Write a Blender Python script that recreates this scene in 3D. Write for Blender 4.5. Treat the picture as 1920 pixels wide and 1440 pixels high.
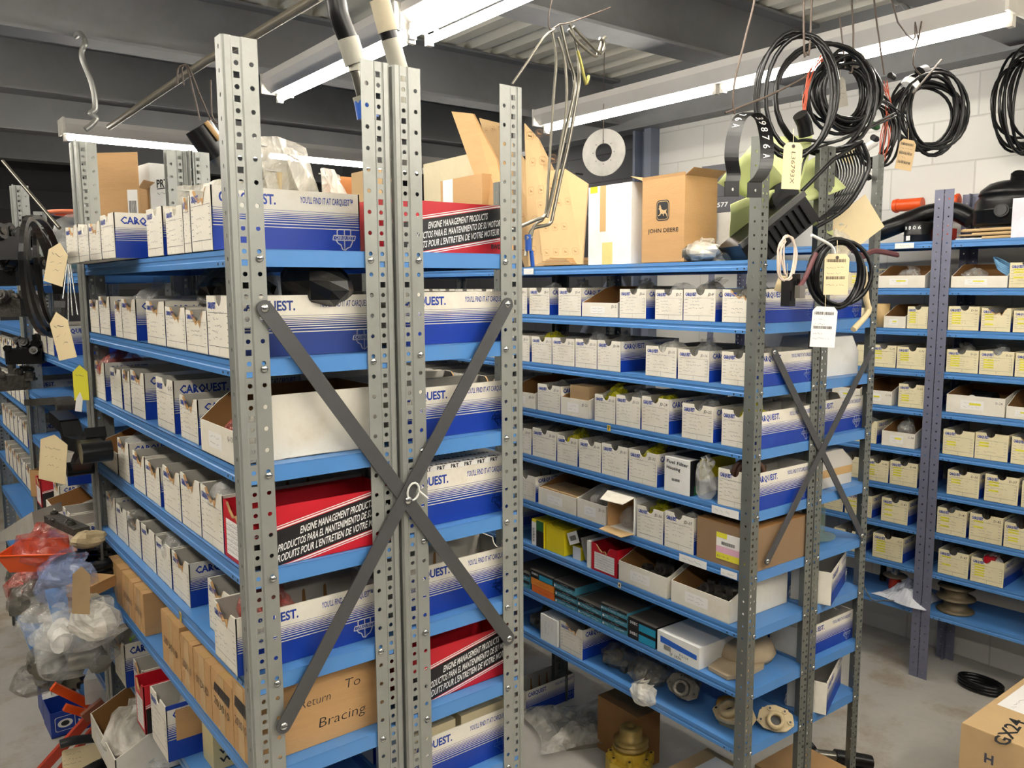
import bpy, math, random
from mathutils import Vector, Matrix
random.seed(11)
R = random.Random(5)
for o in list(bpy.data.objects): bpy.data.objects.remove(o)
SC = bpy.context.scene
COL = SC.collection

# ------------------------------------------------------------------ camera, world, exposure
FPX, YAW, PITCH, ROLL = 1541.9, .6604, .1197, -.0052
CAMP = Vector((-.4802, -1.3739, 1.8318))
FW = Vector((math.sin(YAW)*math.cos(PITCH), math.cos(YAW)*math.cos(PITCH), -math.sin(PITCH)))
_r0 = Vector((math.cos(YAW), -math.sin(YAW), 0)); _u0 = _r0.cross(FW)
RT = _r0*math.cos(ROLL) + _u0*math.sin(ROLL); UP = -_r0*math.sin(ROLL) + _u0*math.cos(ROLL)
cd = bpy.data.cameras.new('camera'); cam = bpy.data.objects.new('camera', cd); COL.objects.link(cam)
cam.matrix_world = Matrix(((RT.x, UP.x, -FW.x, CAMP.x), (RT.y, UP.y, -FW.y, CAMP.y), (RT.z, UP.z, -FW.z, CAMP.z), (0, 0, 0, 1)))
cd.sensor_width = 36; cd.lens = FPX/1920*36; cd.clip_start = .05; cd.clip_end = 60
SC.camera = cam
w = bpy.data.worlds.new('world'); SC.world = w; w.use_nodes = True
w.node_tree.nodes['Background'].inputs[0].default_value = (.8, .85, 1, 1)
w.node_tree.nodes['Background'].inputs[1].default_value = .02
SC.view_settings.view_transform = 'Standard'; SC.view_settings.look = 'None'
SC.view_settings.gamma = 1; SC.view_settings.use_curve_mapping = False
SC.view_settings.exposure = .72
TUBE = 30.0          # strength of the fluorescent tubes

# rack frames: (x0, y0, angle of the aisle face)
FA = (0., 0., 0.); FB = (1.4841, .0293, .0233); FC = (3.2542, .3535, -.0532)
def P(fr, t, d, z):
    x, y, a = fr
    return Vector((x + t*math.sin(a) + d*math.cos(a), y + t*math.cos(a) - d*math.sin(a), z))
def ray(px, py): return FW + RT*((px-960)/FPX) - UP*((py-720)/FPX)
def onx(px, py, X): d = ray(px, py); return CAMP + d*((X-CAMP.x)/d.x)
def ony(px, py, Y): d = ray(px, py); return CAMP + d*((Y-CAMP.y)/d.y)
def onz(px, py, Z): d = ray(px, py); return CAMP + d*((Z-CAMP.z)/d.z)
def onf(fr, px, py, off=0.):     # point on a rack's aisle face, pushed in by off
    x, y, a = fr; n = Vector((math.cos(a), -math.sin(a), 0)); d = ray(px, py)
    o = Vector((x, y, 0)) + n*off
    return CAMP + d*((o-CAMP).dot(n)/d.dot(n))

# ------------------------------------------------------------------ materials
def srgb(r, g, b):
    f = lambda c: c/12.92 if c <= .04045 else ((c+.055)/1.055)**2.4
    return (f(r/255), f(g/255), f(b/255), 1)
MC = {}
def mat(name, col, rough=.6, metal=0., var=.12, scale=9., dirt=None, dscale=4., damt=.35, bump=.0, bscale=60., coat=0., spec=.5, streak=None):
    if name in MC: return MC[name]
    m = bpy.data.materials.new(name); m.use_nodes = True; nt = m.node_tree; N = nt.nodes; L = nt.links
    b = N['Principled BSDF']; b.inputs['Roughness'].default_value = rough; b.inputs['Metallic'].default_value = metal
    b.inputs['Specular IOR Level'].default_value = spec
    if coat: b.inputs['Coat Weight'].default_value = coat; b.inputs['Coat Roughness'].default_value = .15
    c = srgb(*col)
    tc = N.new('ShaderNodeTexCoord')
    src = tc.outputs['Object']
    mp = N.new('ShaderNodeMapping'); L.new(src, mp.inputs[0])
    if streak: mp.inputs['Scale'].default_value = streak
    oi = N.new('ShaderNodeObjectInfo')
    va = N.new('ShaderNodeVectorMath'); va.operation = 'ADD'
    cx = N.new('ShaderNodeCombineXYZ'); mu = N.new('ShaderNodeMath'); mu.operation = 'MULTIPLY'; mu.inputs[1].default_value = 40
    L.new(oi.outputs['Random'], mu.inputs[0]); L.new(mu.outputs[0], cx.inputs[0]); L.new(mu.outputs[0], cx.inputs[2])
    L.new(mp.outputs[0], va.inputs[0]); L.new(cx.outputs[0], va.inputs[1])
    n1 = N.new('ShaderNodeTexNoise'); n1.inputs['Scale'].default_value = scale; n1.inputs['Detail'].default_value = 6; n1.inputs['Roughness'].default_value = .65
    L.new(va.outputs[0], n1.inputs['Vector'])
    r1 = N.new('ShaderNodeValToRGB'); e = r1.color_ramp.elements
    e[0].position = .3; e[1].position = .7
    e[0].color = (c[0]*(1-var), c[1]*(1-var), c[2]*(1-var*1.1), 1)
    e[1].color = (min(1, c[0]*(1+var)), min(1, c[1]*(1+var)), min(1, c[2]*(1+var)), 1)
    L.new(n1.outputs['Fac'], r1.inputs[0]); out = r1.outputs[0]
    if dirt:
        n2 = N.new('ShaderNodeTexNoise'); n2.inputs['Scale'].default_value = dscale; n2.inputs['Detail'].default_value = 8; n2.inputs['Roughness'].default_value = .7
        L.new(va.outputs[0], n2.inputs['Vector'])
        r2 = N.new('ShaderNodeValToRGB'); r2.color_ramp.elements[0].position = .52; r2.color_ramp.elements[1].position = .75
        r2.color_ramp.elements[1].color = (damt,)*3 + (1,); r2.color_ramp.elements[0].color = (0, 0, 0, 1)
        L.new(n2.outputs['Fac'], r2.inputs[0])
        mx = N.new('ShaderNodeMix'); mx.data_type = 'RGBA'; L.new(r2.outputs[0], mx.inputs['Factor'])
        L.new(out, mx.inputs['A']); mx.inputs['B'].default_value = srgb(*dirt); out = mx.outputs['Result']
    L.new(out, b.inputs['Base Color'])
    if bump:
        n3 = N.new('ShaderNodeTexNoise'); n3.inputs['Scale'].default_value = bscale; n3.inputs['Detail'].default_value = 4
        L.new(va.outputs[0], n3.inputs['Vector'])
        bp = N.new('ShaderNodeBump'); bp.inputs['Strength'].default_value = bump; bp.inputs['Distance'].default_value = .01
        L.new(n3.outputs['Fac'], bp.inputs['Height']); L.new(bp.outputs[0], b.inputs['Normal'])
    MC[name] = m; return m
def film(name, col, alpha, rough=.12, bscale=18., bstr=1.):
    m = bpy.data.materials.new(name); m.use_nodes = True; nt = m.node_tree; N = nt.nodes; L = nt.links
    b = N['Principled BSDF']; b.inputs['Roughness'].default_value = rough; b.inputs['Base Color'].default_value = srgb(*col)
    b.inputs['Specular IOR Level'].default_value = .9
    tc = N.new('ShaderNodeTexCoord'); n = N.new('ShaderNodeTexNoise'); n.inputs['Scale'].default_value = bscale; n.inputs['Detail'].default_value = 5
    n.inputs['Distortion'].default_value = 1.2
    L.new(tc.outputs['Object'], n.inputs['Vector'])
    r = N.new('ShaderNodeValToRGB'); r.color_ramp.elements[0].position = .38; r.color_ramp.elements[1].position = .68
    r.color_ramp.elements[0].color = (alpha*.55,)*3+(1,); r.color_ramp.elements[1].color = (min(1, alpha*1.5),)*3+(1,)
    L.new(n.outputs['Fac'], r.inputs[0]); L.new(r.outputs[0], b.inputs['Alpha'])
    bp = N.new('ShaderNodeBump'); bp.inputs['Strength'].default_value = bstr; bp.inputs['Distance'].default_value = .015
    L.new(n.outputs['Fac'], bp.inputs['Height']); L.new(bp.outputs[0], b.inputs['Normal'])
    MC[name] = m; return m
def emit(name, col, s):
    m = bpy.data.materials.new(name); m.use_nodes = True; nt = m.node_tree
    nt.nodes.remove(nt.nodes['Principled BSDF']); e = nt.nodes.new('ShaderNodeEmission')
    e.inputs[0].default_value = srgb(*col); e.inputs[1].default_value = s
    nt.links.new(e.outputs[0], nt.nodes['Material Output'].inputs[0]); MC[name] = m; return m
WHITE = mat('white_card', (224, 219, 206), .62, var=.07, scale=14, dirt=(176, 160, 128), dscale=7, damt=.55, bump=.12, bscale=25)
YWHITE = mat('yellowed_card', (224, 214, 178), .62, var=.07, scale=14, dirt=(180, 162, 118), dscale=7, damt=.55)
WHITE2 = mat('clean_white_card', (226, 226, 222), .6, var=.05, dirt=(190, 182, 165), dscale=6, damt=.4)
INNER = mat('grey_card_inside', (188, 184, 174), .75, var=.1, dirt=(140, 125, 98), dscale=6)
KRAFT = mat('kraft_card', (186, 146, 98), .7, var=.09, scale=5, dirt=(150, 112, 68), dscale=5, damt=.4, bump=.1, streak=(1, 1, 6))
KRAFT2 = mat('pale_kraft_card', (190, 160, 116), .7, var=.07, scale=5, dirt=(165, 132, 88), dscale=5, damt=.4)
KDARK = mat('dark_kraft_card', (146, 104, 58), .75, var=.1, scale=6)
TAPE = mat('packing_tape', (196, 160, 108), .25, var=.05)
BLUEINK = mat('blue_ink', (12, 54, 152), .4, var=.07, dirt=(60, 90, 170), dscale=9, damt=.3)
NAVYINK = mat('navy_ink', (26, 52, 120), .5, var=.05)
BLACKINK = mat('black_ink', (30, 30, 34), .5, var=.05)
PENINK = mat('pen_ink', (66, 68, 84), .6, var=.1)
WHITEINK = mat('white_ink', (228, 228, 226), .5, var=.02)
REDCARD = mat('red_card', (188, 22, 38), .45, var=.07, dirt=(150, 28, 40), dscale=6)
BLACKCARD = mat('black_card', (19, 18, 21), .5, var=.1)
YELLOWCARD = mat('yellow_card', (226, 204, 30), .4, var=.05)
HILITE = mat('yellow_highlighter', (222, 214, 60), .6, var=.05)
ORANGECARD = mat('orange_card', (222, 132, 44), .5, var=.08)
TEALCARD = mat('teal_card', (62, 128, 150), .5, var=.08)
GREENCARD = mat('green_card', (36, 92, 48), .5)
BLUE = mat('blue_shelf_paint', (78, 132, 194), .38, var=.05, scale=5, dirt=(120, 130, 140), dscale=5, damt=.35, spec=.5)
POSTG = mat('galvanised_post', (147, 149, 144), .42, metal=.35, var=.06, scale=12, dirt=(120, 118, 110), dscale=10, damt=.4, bump=.04)
POSTD = mat('grey_green_post', (112, 115, 110), .45, metal=.35, var=.06, scale=12, dirt=(96, 96, 90), dscale=10, damt=.4)
POSTW = mat('blue_grey_post', (112, 114, 134), .5, metal=.2, var=.06, scale=12)
BRACE = mat('dark_brace_steel', (88, 88, 90), .45, metal=.5, var=.06, scale=30)
BOLT = mat('zinc_bolt', (190, 192, 190), .25, metal=.9, var=.1, scale=60)
STEEL = mat('steel_line', (124, 121, 112), .28, metal=.9, var=.15, scale=30)
OLDSTEEL = mat('dull_steel', (120, 116, 106), .45, metal=.7, var=.2, scale=20)
WIRE = mat('rusty_wire', (84, 72, 64), .6, metal=.2, var=.15, scale=30)
CAST = mat('cast_metal', (104, 100, 92), .55, metal=.5, var=.3, scale=25, bump=.5, bscale=80)
DCAST = mat('dark_casting', (72, 69, 64), .5, metal=.4, var=.3, scale=25, bump=.5, bscale=80)
GCAST = mat('greasy_casting', (98, 94, 86), .42, metal=.5, var=.35, scale=25, bump=.5, bscale=80)
TANCAST = mat('tan_casting', (178, 160, 124), .6, var=.12, scale=20, dirt=(120, 104, 76), dscale=9)
YELCAST = mat('yellow_casting', (200, 168, 56), .5, var=.15, scale=12, dirt=(120, 100, 60), dscale=8, damt=.8)
RUBBER = mat('black_rubber', (13, 13, 14), .3, var=.15, scale=12, spec=.35)
BLKPAINT = mat('black_painted_steel', (14, 14, 15), .3, var=.15, dirt=(36, 36, 36), dscale=9, spec=.4)
BLKPLASTIC = mat('black_plastic', (15, 15, 16), .32, var=.1, spec=.4)
GREYHOSE = mat('grey_fitting', (160, 158, 146), .5, metal=.3, var=.1)
MANILA = mat('manila_tag', (216, 198, 158), .7, var=.05)
PAPER = mat('white_paper', (232, 230, 226), .6, var=.03)
GREENPL = mat('pale_green_plastic', (196, 206, 142), .4, var=.05)
ORANGE = mat('orange_paint', (226, 84, 24), .35, var=.05)
REDPAINT = mat('red_paint', (204, 58, 36), .35, var=.08)
BLUEPL = mat('blue_plastic', (36, 86, 176), .35)
BEAM = mat('grey_beam_paint', (122, 123, 125), .55, var=.08, scale=3, dirt=(80, 78, 74), dscale=2)
DECK = mat('deck_paint', (226, 222, 208), .6, var=.06, scale=3, dirt=(120, 112, 98), dscale=2, damt=.5, streak=(1, .2, 1))
LAMPW = mat('lamp_housing_paint', (208, 204, 198), .45, var=.04, scale=4)
LAMPW2 = mat('white_lampholder', (222, 218, 208), .4)
BAG = film('clear_bag_film', (216, 216, 212), .27)
BAGT = film('milky_bag_film', (232, 228, 216), .62, rough=.3, bscale=11)
BAGG = film('smoky_bag_film', (120, 118, 110), .5, rough=.2)
BAGY = film('yellow_bag_film', (206, 200, 24), .8, rough=.25)
BAGR = film('red_tinted_film', (196, 96, 84), .5)
BAGB = film('blue_tinted_film', (150, 166, 206), .4)
GLASS = film('green_glass', (150, 170, 140), .35, rough=.05, bscale=3, bstr=.1)
emit('tube_light', (255, 248, 236), TUBE)

# ------------------------------------------------------------------ text outlines (flat letter shapes)
TXT = {}
def glyphs(s, bold=0., res=2):
    k = (s, bold, res)
    if k in TXT: return TXT[k]
    cu = bpy.data.curves.new('t', 'FONT'); cu.body = s; cu.resolution_u = res; cu.offset = bold; cu.fill_mode = 'FRONT'
    ob = bpy.data.objects.new('t', cu); me = bpy.data.meshes.new_from_object(ob)
    V = [(v.co.x, v.co.y) for v in me.vertices]; F = [tuple(p.vertices) for p in me.polygons]
    if V:
        x0 = min(v[0] for v in V); x1 = max(v[0] for v in V); y0 = 0; y1 = .7
        V = [((a-x0)/(x1-x0), (b-y0)/(y1-y0)) for a, b in V]; asp = (x1-x0)/(y1-y0)
    else: asp = 1
    bpy.data.objects.remove(ob); bpy.data.meshes.remove(me); bpy.data.curves.remove(cu)
    TXT[k] = (V, F, asp); return TXT[k]

# ------------------------------------------------------------------ mesh builder
class M:
    def __init__(s): s.v = []; s.f = []; s.m = []; s.mats = []; s.sm = []
    def mi(s, m):
        if m not in s.mats: s.mats.append(m)
        return s.mats.index(m)
    def add(s, vs, fs, m, smooth=False, T=None):
        b = len(s.v); i = s.mi(m)
        s.v += [tuple(T @ Vector(v)) if T else tuple(v) for v in vs]
        for f in fs: s.f.append(tuple(b+k for k in f)); s.m.append(i); s.sm.append(smooth)
        return s
    def quad(s, a, b, c, d, m): return s.add([a, b, c, d], [(0, 1, 2, 3)], m)
    def box(s, x0, x1, y0, y1, z0, z1, m, T=None):
        v = [(x, y, z) for z in (z0, z1) for y in (y0, y1) for x in (x0, x1)]
        return s.add(v, [(0, 2, 3, 1), (4, 5, 7, 6), (0, 1, 5, 4), (2, 6, 7, 3), (0, 4, 6, 2), (1, 3, 7, 5)], m, T=T)
    def cyl(s, a, b, r, m, seg=12, r2=None, caps=True, smooth=True):
        a = Vector(a); b = Vector(b); r2 = r if r2 is None else r2; d = (b-a).normalized()
        u = d.orthogonal().normalized(); w_ = d.cross(u); vs = []; fs = []
        for p, rr in ((a, r), (b, r2)):
            for k in range(seg):
                t = 2*math.pi*k/seg; vs.append(p + (u*math.cos(t)+w_*math.sin(t))*rr)
        fs = [(k, (k+1) % seg, seg+(k+1) % seg, seg+k) for k in range(seg)]
        s.add(vs, fs, m, smooth)
        if caps:
            s.add(vs[:seg], [tuple(range(seg))[::-1]], m); s.add(vs[seg:], [tuple(range(seg))], m)
        return s
    def tube(s, path, r, m, seg=8, closed=False, sub=0):
        p = [Vector(q) for q in path]
        if sub: p = smoothpath(p, sub, closed)
        n = len(p); vs = []; fs = []; prev = None
        for i in range(n):
            if closed: d = p[(i+1) % n]-p[i-1]
            else: d = p[min(i+1, n-1)]-p[max(i-1, 0)]
            d.normalize()
            if prev is None: u = d.orthogonal().normalized()
            else: u = (prev - d*prev.dot(d)); u = u.normalized() if u.length > 1e-6 else d.orthogonal().normalized()
            prev = u; w_ = d.cross(u); rr = r[i*len(r)//n] if isinstance(r, (list, tuple)) else r
            for k in range(seg):
                t = 2*math.pi*k/seg; vs.append(p[i]+(u*math.cos(t)+w_*math.sin(t))*rr)
        for i in range(n if closed else n-1):
            j = (i+1) % n
            for k in range(seg): fs.append((i*seg+k, i*seg+(k+1) % seg, j*seg+(k+1) % seg, j*seg+k))
        s.add(vs, fs, m, True)
        if not closed: s.add(vs[:seg], [tuple(range(seg))[::-1]], m); s.add(vs[-seg:], [tuple(range(seg))], m)
        return s
    def lathe(s, prof, m, seg=24, T=None, smooth=True):
        vs = []; fs = []; n = len(prof)
        for r, z in prof:
            for k in range(seg): t = 2*math.pi*k/seg; vs.append((r*math.cos(t), r*math.sin(t), z))
        for i in range(n-1):
            for k in range(seg): fs.append((i*seg+k, i*seg+(k+1) % seg, (i+1)*seg+(k+1) % seg, (i+1)*seg+k))
        return s.add(vs, fs, m, smooth, T)
    def prism(s, pts, ext, m, m2=None):     # pts: closed outline of 3D points, ext: extrusion vector
        n = len(pts); a = [Vector(p) for p in pts]; e = Vector(ext); b = [p+e for p in a]
        s.add(a, [tuple(range(n))[::-1]], m); s.add(b, [tuple(range(n))], m2 or m)
        s.add(a+b, [(i, (i+1) % n, n+(i+1) % n, n+i) for i in range(n)], m); return s
    def text(s, st, o, u, v, h, m, width=None, bold=0., shear=0., res=2, right=False, maxw=None):
        V, F, asp = glyphs(st, bold, res); W_ = width or h*asp
        if maxw and W_ > maxw: W_ = maxw
        o = Vector(o); u = Vector(u).normalized(); v = Vector(v).normalized()
        if right: o = o - u*W_
        return s.add([o + u*(a*W_) + v*(b*h) + u*(shear*b*h) for a, b in V], F, m)
    def scrib(s, o, u, v, w_, h, m, rnd, th=.0009):     # illegible pen strokes
        o = Vector(o); u = Vector(u); v = Vector(v); x = 0; pts = []
        while x < w_:
            pts.append(o+u*x+v*(rnd.uniform(-.5, .5)*h)); x += h*rnd.uniform(.3, .75)
            if rnd.random() < .12: x += h*.6; pts.append(None)
        for a, b in zip(pts, pts[1:]):
            if a is None or b is None: continue
            s.quad(a-v*th/2, b-v*th/2, b+v*th/2+u*th*.5, a+v*th/2+u*th*.5, m)
        return s
    def build(s, name, parent=None, loc=None, rz=0., mw=None, mods=()):
        me = bpy.data.meshes.new(name); me.from_pydata(s.v, [], s.f)
        for m_ in s.mats: me.materials.append(m_)
        me.polygons.foreach_set('material_index', s.m); me.polygons.foreach_set('use_smooth', s.sm); me.update()
        o = bpy.data.objects.new(name, me); COL.objects.link(o)
        if parent: o.parent = parent
        if mw is not None: o.matrix_world = mw
        elif loc is not None: o.location = loc; o.rotation_euler = (0, 0, rz)
        if 'solid' in mods:
            q = o.modifiers.new('s', 'SOLIDIFY'); q.thickness = .0018; q.offset = -1
        return o
def smoothpath(p, sub, closed=False):
    out = []; n = len(p)
    rng = range(n) if closed else range(n-1)
    for i in rng:
        a = p[i-1] if (closed or i > 0) else p[i]; b = p[i]; c = p[(i+1) % n]; d = p[(i+2) % n] if (closed or i+2 < n) else c
        for k in range(sub):
            t = k/sub
            out.append(.5*((2*b)+(-a+c)*t+(2*a-5*b+4*c-d)*t*t+(-a+3*b-3*c+d)*t**3))
    if not closed: out.append(p[-1].copy())
    return out
LABELS = {}; LONG = []
def tag(o, label, cat, group=None, kind=None):
    n = len(label.split())
    if kind is None and not (4 <= n <= 16): LONG.append(label)
    if label in LABELS: print('DUP LABEL', label)
    LABELS[label] = o
    o['label'] = label; o['category'] = cat
    if group: o['group'] = group
    if kind: o['kind'] = kind
    return o
def struct(o): o['kind'] = 'structure'; return o
def thing(name, loc=(0, 0, 0), rz=0.):
    o = bpy.data.objects.new(name, None); COL.objects.link(o); o.location = loc; o.rotation_euler = (0, 0, rz); o.empty_display_size = .05
    return o
ORD = ['nearest', 'second', 'third', 'fourth', 'fifth', 'sixth', 'seventh', 'eighth', 'ninth', 'tenth', 'eleventh', 'twelfth']

# ------------------------------------------------------------------ the room
def room():
    concrete = mat('painted_concrete', (176, 172, 164), .5, var=.12, scale=3.2, dirt=(142, 118, 84), dscale=3.0, damt=1., bump=.15, bscale=30)
    m = M(); m.box(-3.2, 3.75, -3.2, 8.2, -.1, 0, concrete); struct(m.build('floor'))
    # white block wall: procedural brick joints
    bw = bpy.data.materials.new('white_block_wall'); bw.use_nodes = True; nt = bw.node_tree; N = nt.nodes; L = nt.links
    b = N['Principled BSDF']; b.inputs['Roughness'].default_value = .6
    tc = N.new('ShaderNodeTexCoord'); mp = N.new('ShaderNodeMapping'); mp.inputs['Rotation'].default_value = (0, math.pi/2, math.pi/2)
    sp = N.new('ShaderNodeSeparateXYZ'); cb = N.new('ShaderNodeCombineXYZ')
    L.new(tc.outputs['Object'], sp.inputs[0]); L.new(sp.outputs['Y'], cb.inputs[0]); L.new(sp.outputs['Z'], cb.inputs[1])
    br = N.new('ShaderNodeTexBrick'); br.inputs['Scale'].default_value = 1; br.inputs['Brick Width'].default_value = .4; br.inputs['Row Height'].default_value = .2
    br.inputs['Mortar Size'].default_value = .0045; br.inputs['Mortar Smooth'].default_value = .6
    br.inputs['Color1'].default_value = srgb(214, 212, 206); br.inputs['Color2'].default_value = srgb(206, 204, 198); br.inputs['Mortar'].default_value = srgb(196, 194, 188)
    L.new(cb.outputs[0], br.inputs['Vector']); L.new(br.outputs['Color'], b.inputs['Base Color'])
    n = N.new('ShaderNodeTexNoise'); n.inputs['Scale'].default_value = 60; n.inputs['Detail'].default_value = 4; L.new(tc.outputs['Object'], n.inputs['Vector'])
    mm = N.new('ShaderNodeMath'); mm.operation = 'MULTIPLY_ADD'; mm.inputs[1].default_value = .25; L.new(n.outputs['Fac'], mm.inputs[0])
    iv = N.new('ShaderNodeMath'); iv.operation = 'SUBTRACT'; iv.inputs[0].default_value = 1; L.new(br.outputs['Fac'], iv.inputs[1]); L.new(iv.outputs[0], mm.inputs[2])
    bp = N.new('ShaderNodeBump'); bp.inputs['Strength'].default_value = .5; bp.inputs['Distance'].default_value = .008; L.new(mm.outputs[0], bp.inputs['Height']); L.new(bp.outputs[0], b.inputs['Normal'])
    gw = bw.copy(); gw.name = 'grey_block_wall'
    for nd in gw.node_tree.nodes:
        if nd.type == 'TEX_BRICK':
            nd.inputs['Color1'].default_value = srgb(66, 67, 72); nd.inputs['Color2'].default_value = srgb(60, 61, 66); nd.inputs['Mortar'].default_value = srgb(48, 48, 50)
    m = M(); m.box(3.64, 3.75, -3.2, 2.42, 0, 3.35, bw); struct(m.build('wall_right'))
    m = M(); m.box(3.95, 4.05, 2.42, 8.2, 0, 3.35, gw); m.box(3.75, 3.95, 2.42, 2.5, 0, 3.35, gw); struct(m.build('wall_right'))
    m = M(); m.box(-3.3, -3.2, -3.2, 8.2, 0, 3.35, gw); struct(m.build('wall_left'))
    m = M(); m.box(-3.3, 4.05, 8.2, 8.3, 0, 3.35, gw); struct(m.build('wall_back'))
    m = M(); m.box(-3.3, 3.75, -3.3, -3.2, 0, 3.35, gw); struct(m.build('wall_front'))
    # corrugated deck, flutes along y
    m = M(); x = -3.3; z = 3.2; p = .19; pts = []
    while x < 4.1:
        pts += [(x, z), (x+.08, z), (x+.11, z+.045), (x+.16, z+.045)]; x += p
    vs = []; fs = []
    for (a, c) in pts: vs += [(a, -3.3, c), (a, 8.3, c)]
    for i in range(len(pts)-1): fs.append((2*i, 2*i+2, 2*i+3, 2*i+1))
    m.add(vs, fs, DECK); m.box(-3.3, 4.1, -3.3, 8.3, 3.26, 3.36, DECK); struct(m.build('ceiling'))
    # steel beams: I section across x at y
    k = 0
    def ibeam(y, z0, fw_=.16, ht=.29, x0=-3.2, x1=3.64, mt=BEAM):
        m = M(); m.box(x0, x1, y-fw_/2, y+fw_/2, z0, z0+.014, mt); m.box(x0, x1, y-fw_/2, y+fw_/2, z0+ht-.014, z0+ht, mt)
        m.box(x0, x1, y-.006, y+.006, z0+.014, z0+ht-.014, mt); return m
    for i, (y, z0) in enumerate([(.17, 2.86), (1.29, 2.9), (2.76, 2.9), (3.98, 2.9), (5.3, 2.9), (6.8, 2.9)]):
        struct(ibeam(y, z0).build('trim_%d' % (i+1)))
    # edge beam on top of the right wall, and the column
    m = M(); m.box(3.5, 3.64, -3.2, 8.2, 2.83, 2.845, BEAM); m.box(3.6, 3.64, -3.2, 8.2, 2.845, 3.2, BEAM); struct(m.build('trim_7'))
    CL = mat('blue_grey_column', (104, 112, 128), .5, var=.05)
    m = M(); m.box(3.56, 3.72, 2.36, 2.42, 0, 2.83, CL); m.box(3.56, 3.72, 2.5, 2.52, 0, 2.83, CL); m.box(3.63, 3.65, 2.42, 2.5, 0, 2.83, CL); struct(m.build('trim_8'))
    m = M(); m.tube([(3.9, 2.6, 2.5), (3.9, 3.4, 1.4)], .025, CL); m.tube([(3.9, 3.4, 2.5), (3.9, 2.6, 1.4)], .012, CL); struct(m.build('trim_9'))
room()

# ------------------------------------------------------------------ fluorescent fittings
def lamp(loc, rz, n, label, tubes=1, first=0):
    t = thing('fluorescent_fitting', loc, rz); Ln = n*1.22
    m = M()
    m.prism([(-.035, 0, .02), (.035, 0, .02), (.075, 0, .07), (.075, 0, .10), (-.075, 0, .10), (-.075, 0, .07)], (0, Ln, 0), LAMPW)
    m.build('housing', t)
    for y in (0, Ln):
        e = M(); e.box(-.078, .078, y-.006, y+.006, .015, .104, LAMPW2); e.build('end_cap', t)
    for i in range(n):
        for q in range(tubes):
            xo = 0 if tubes == 1 else (-.045+.09*q)
            l = M(); y0 = i*1.22+.02+(.03 if q else 0); l.cyl((xo, y0, 0), (xo, y0+1.17, 0), .0155, MC['tube_light'], 14)
            tb = l.build('tube', t)
            for yy in (y0-.008, y0+1.17):
                h = M(); h.box(xo-.013, xo+.013, yy-.006, yy+.014, -.022, .03, LAMPW2); h.build('lampholder', tb)
    tag(t, label, 'ceiling light', 'fluorescent tube fittings under the roof beams')
    return t
lamp((1.10, 1.215, 2.70), 0, 1, 'single-tube fluorescent fitting ending above the doubled posts', tubes=1)
lamp((1.12, -2.45, 2.70), 0, 3, 'two-tube fluorescent fitting cut off by the top edge', tubes=2)
lamp((2.60, -.15, 2.70), 0, 2, 'fluorescent fitting near the white wall behind the hanging cable coils')
lamp((.48, 4.12, 2.70), -math.pi/2, 3, 'far fluorescent fitting crossing behind the front rack tops')
for y_, w_ in ((-2.9, 'at its front end'), (-.2, 'in its middle'), (2.5, 'at its back end')): lamp((-1.0, y_, 2.70), 0, 2, 'fluorescent fitting over the left aisle %s' % w_, tubes=2)
for x_, y_, w_ in ((-.2, -1.75, 'behind the camera on the left'), (1.6, -2.2, 'behind the camera on the right'), (-.2, -2.8, 'near the front wall on the left')): lamp((x_, y_, 2.70), -math.pi/2, 1 if x_ < 0 else 2, 'fluorescent fitting %s' % w_, tubes=2)

# ------------------------------------------------------------------ racks
POSTH = 2.236
def perf_strip(m, o, u, w_, pat, mt, L_=POSTH, pitch=.038):
    """flat strip from o along z, width w_ along u, one column of holes; pat: list of (z offset in pitch, 's'|'r', size)"""
    o = Vector(o); u = Vector(u); n = int(L_/pitch)
    vs = []; fs = []
    for k in range(n+1):
        z0 = k*pitch; 
        segs = sorted(pat); m_ = len(segs)
        for j, (zo, kind, sz) in enumerate(segs):
            a = z0 + (0 if j == 0 else (segs[j-1][0]+zo)/2*pitch); b_ = z0 + (pitch if j == m_-1 else (zo+segs[j+1][0])/2*pitch)
            if a >= L_: continue
            b_ = min(b_, L_); c = z0+zo*pitch
            if c+sz/2 > b_-.0004: 
                i = len(vs); vs += [(0, a), (w_, a), (w_, b_), (0, b_)]; fs.append((i, i+1, i+2, i+3)); continue
            i = len(vs); cx = w_/2; hz = sz/2
            out = [(0, a), (cx, a), (w_, a), (w_, c), (w_, b_), (cx, b_), (0, b_), (0, c)]
            if kind == 's': inn = [(cx-hz, c-hz), (cx, c-hz), (cx+hz, c-hz), (cx+hz, c), (cx+hz, c+hz), (cx, c+hz), (cx-hz, c+hz), (cx-hz, c)]
            else: inn = [(cx+hz*math.cos(t), c+hz*math.sin(t)*(1.5 if kind == 'o' else 1)) for t in [math.pi*(1.25+.25*q) for q in range(8)]]
            vs += out+inn
            for q in range(8): fs.append((i+q, i+(q+1) % 8, i+8+(q+1) % 8, i+8+q))
    m.add([o+u*a+Vector((0, 0, b)) for a, b in vs], fs, mt)
POSTM = {}
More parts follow.
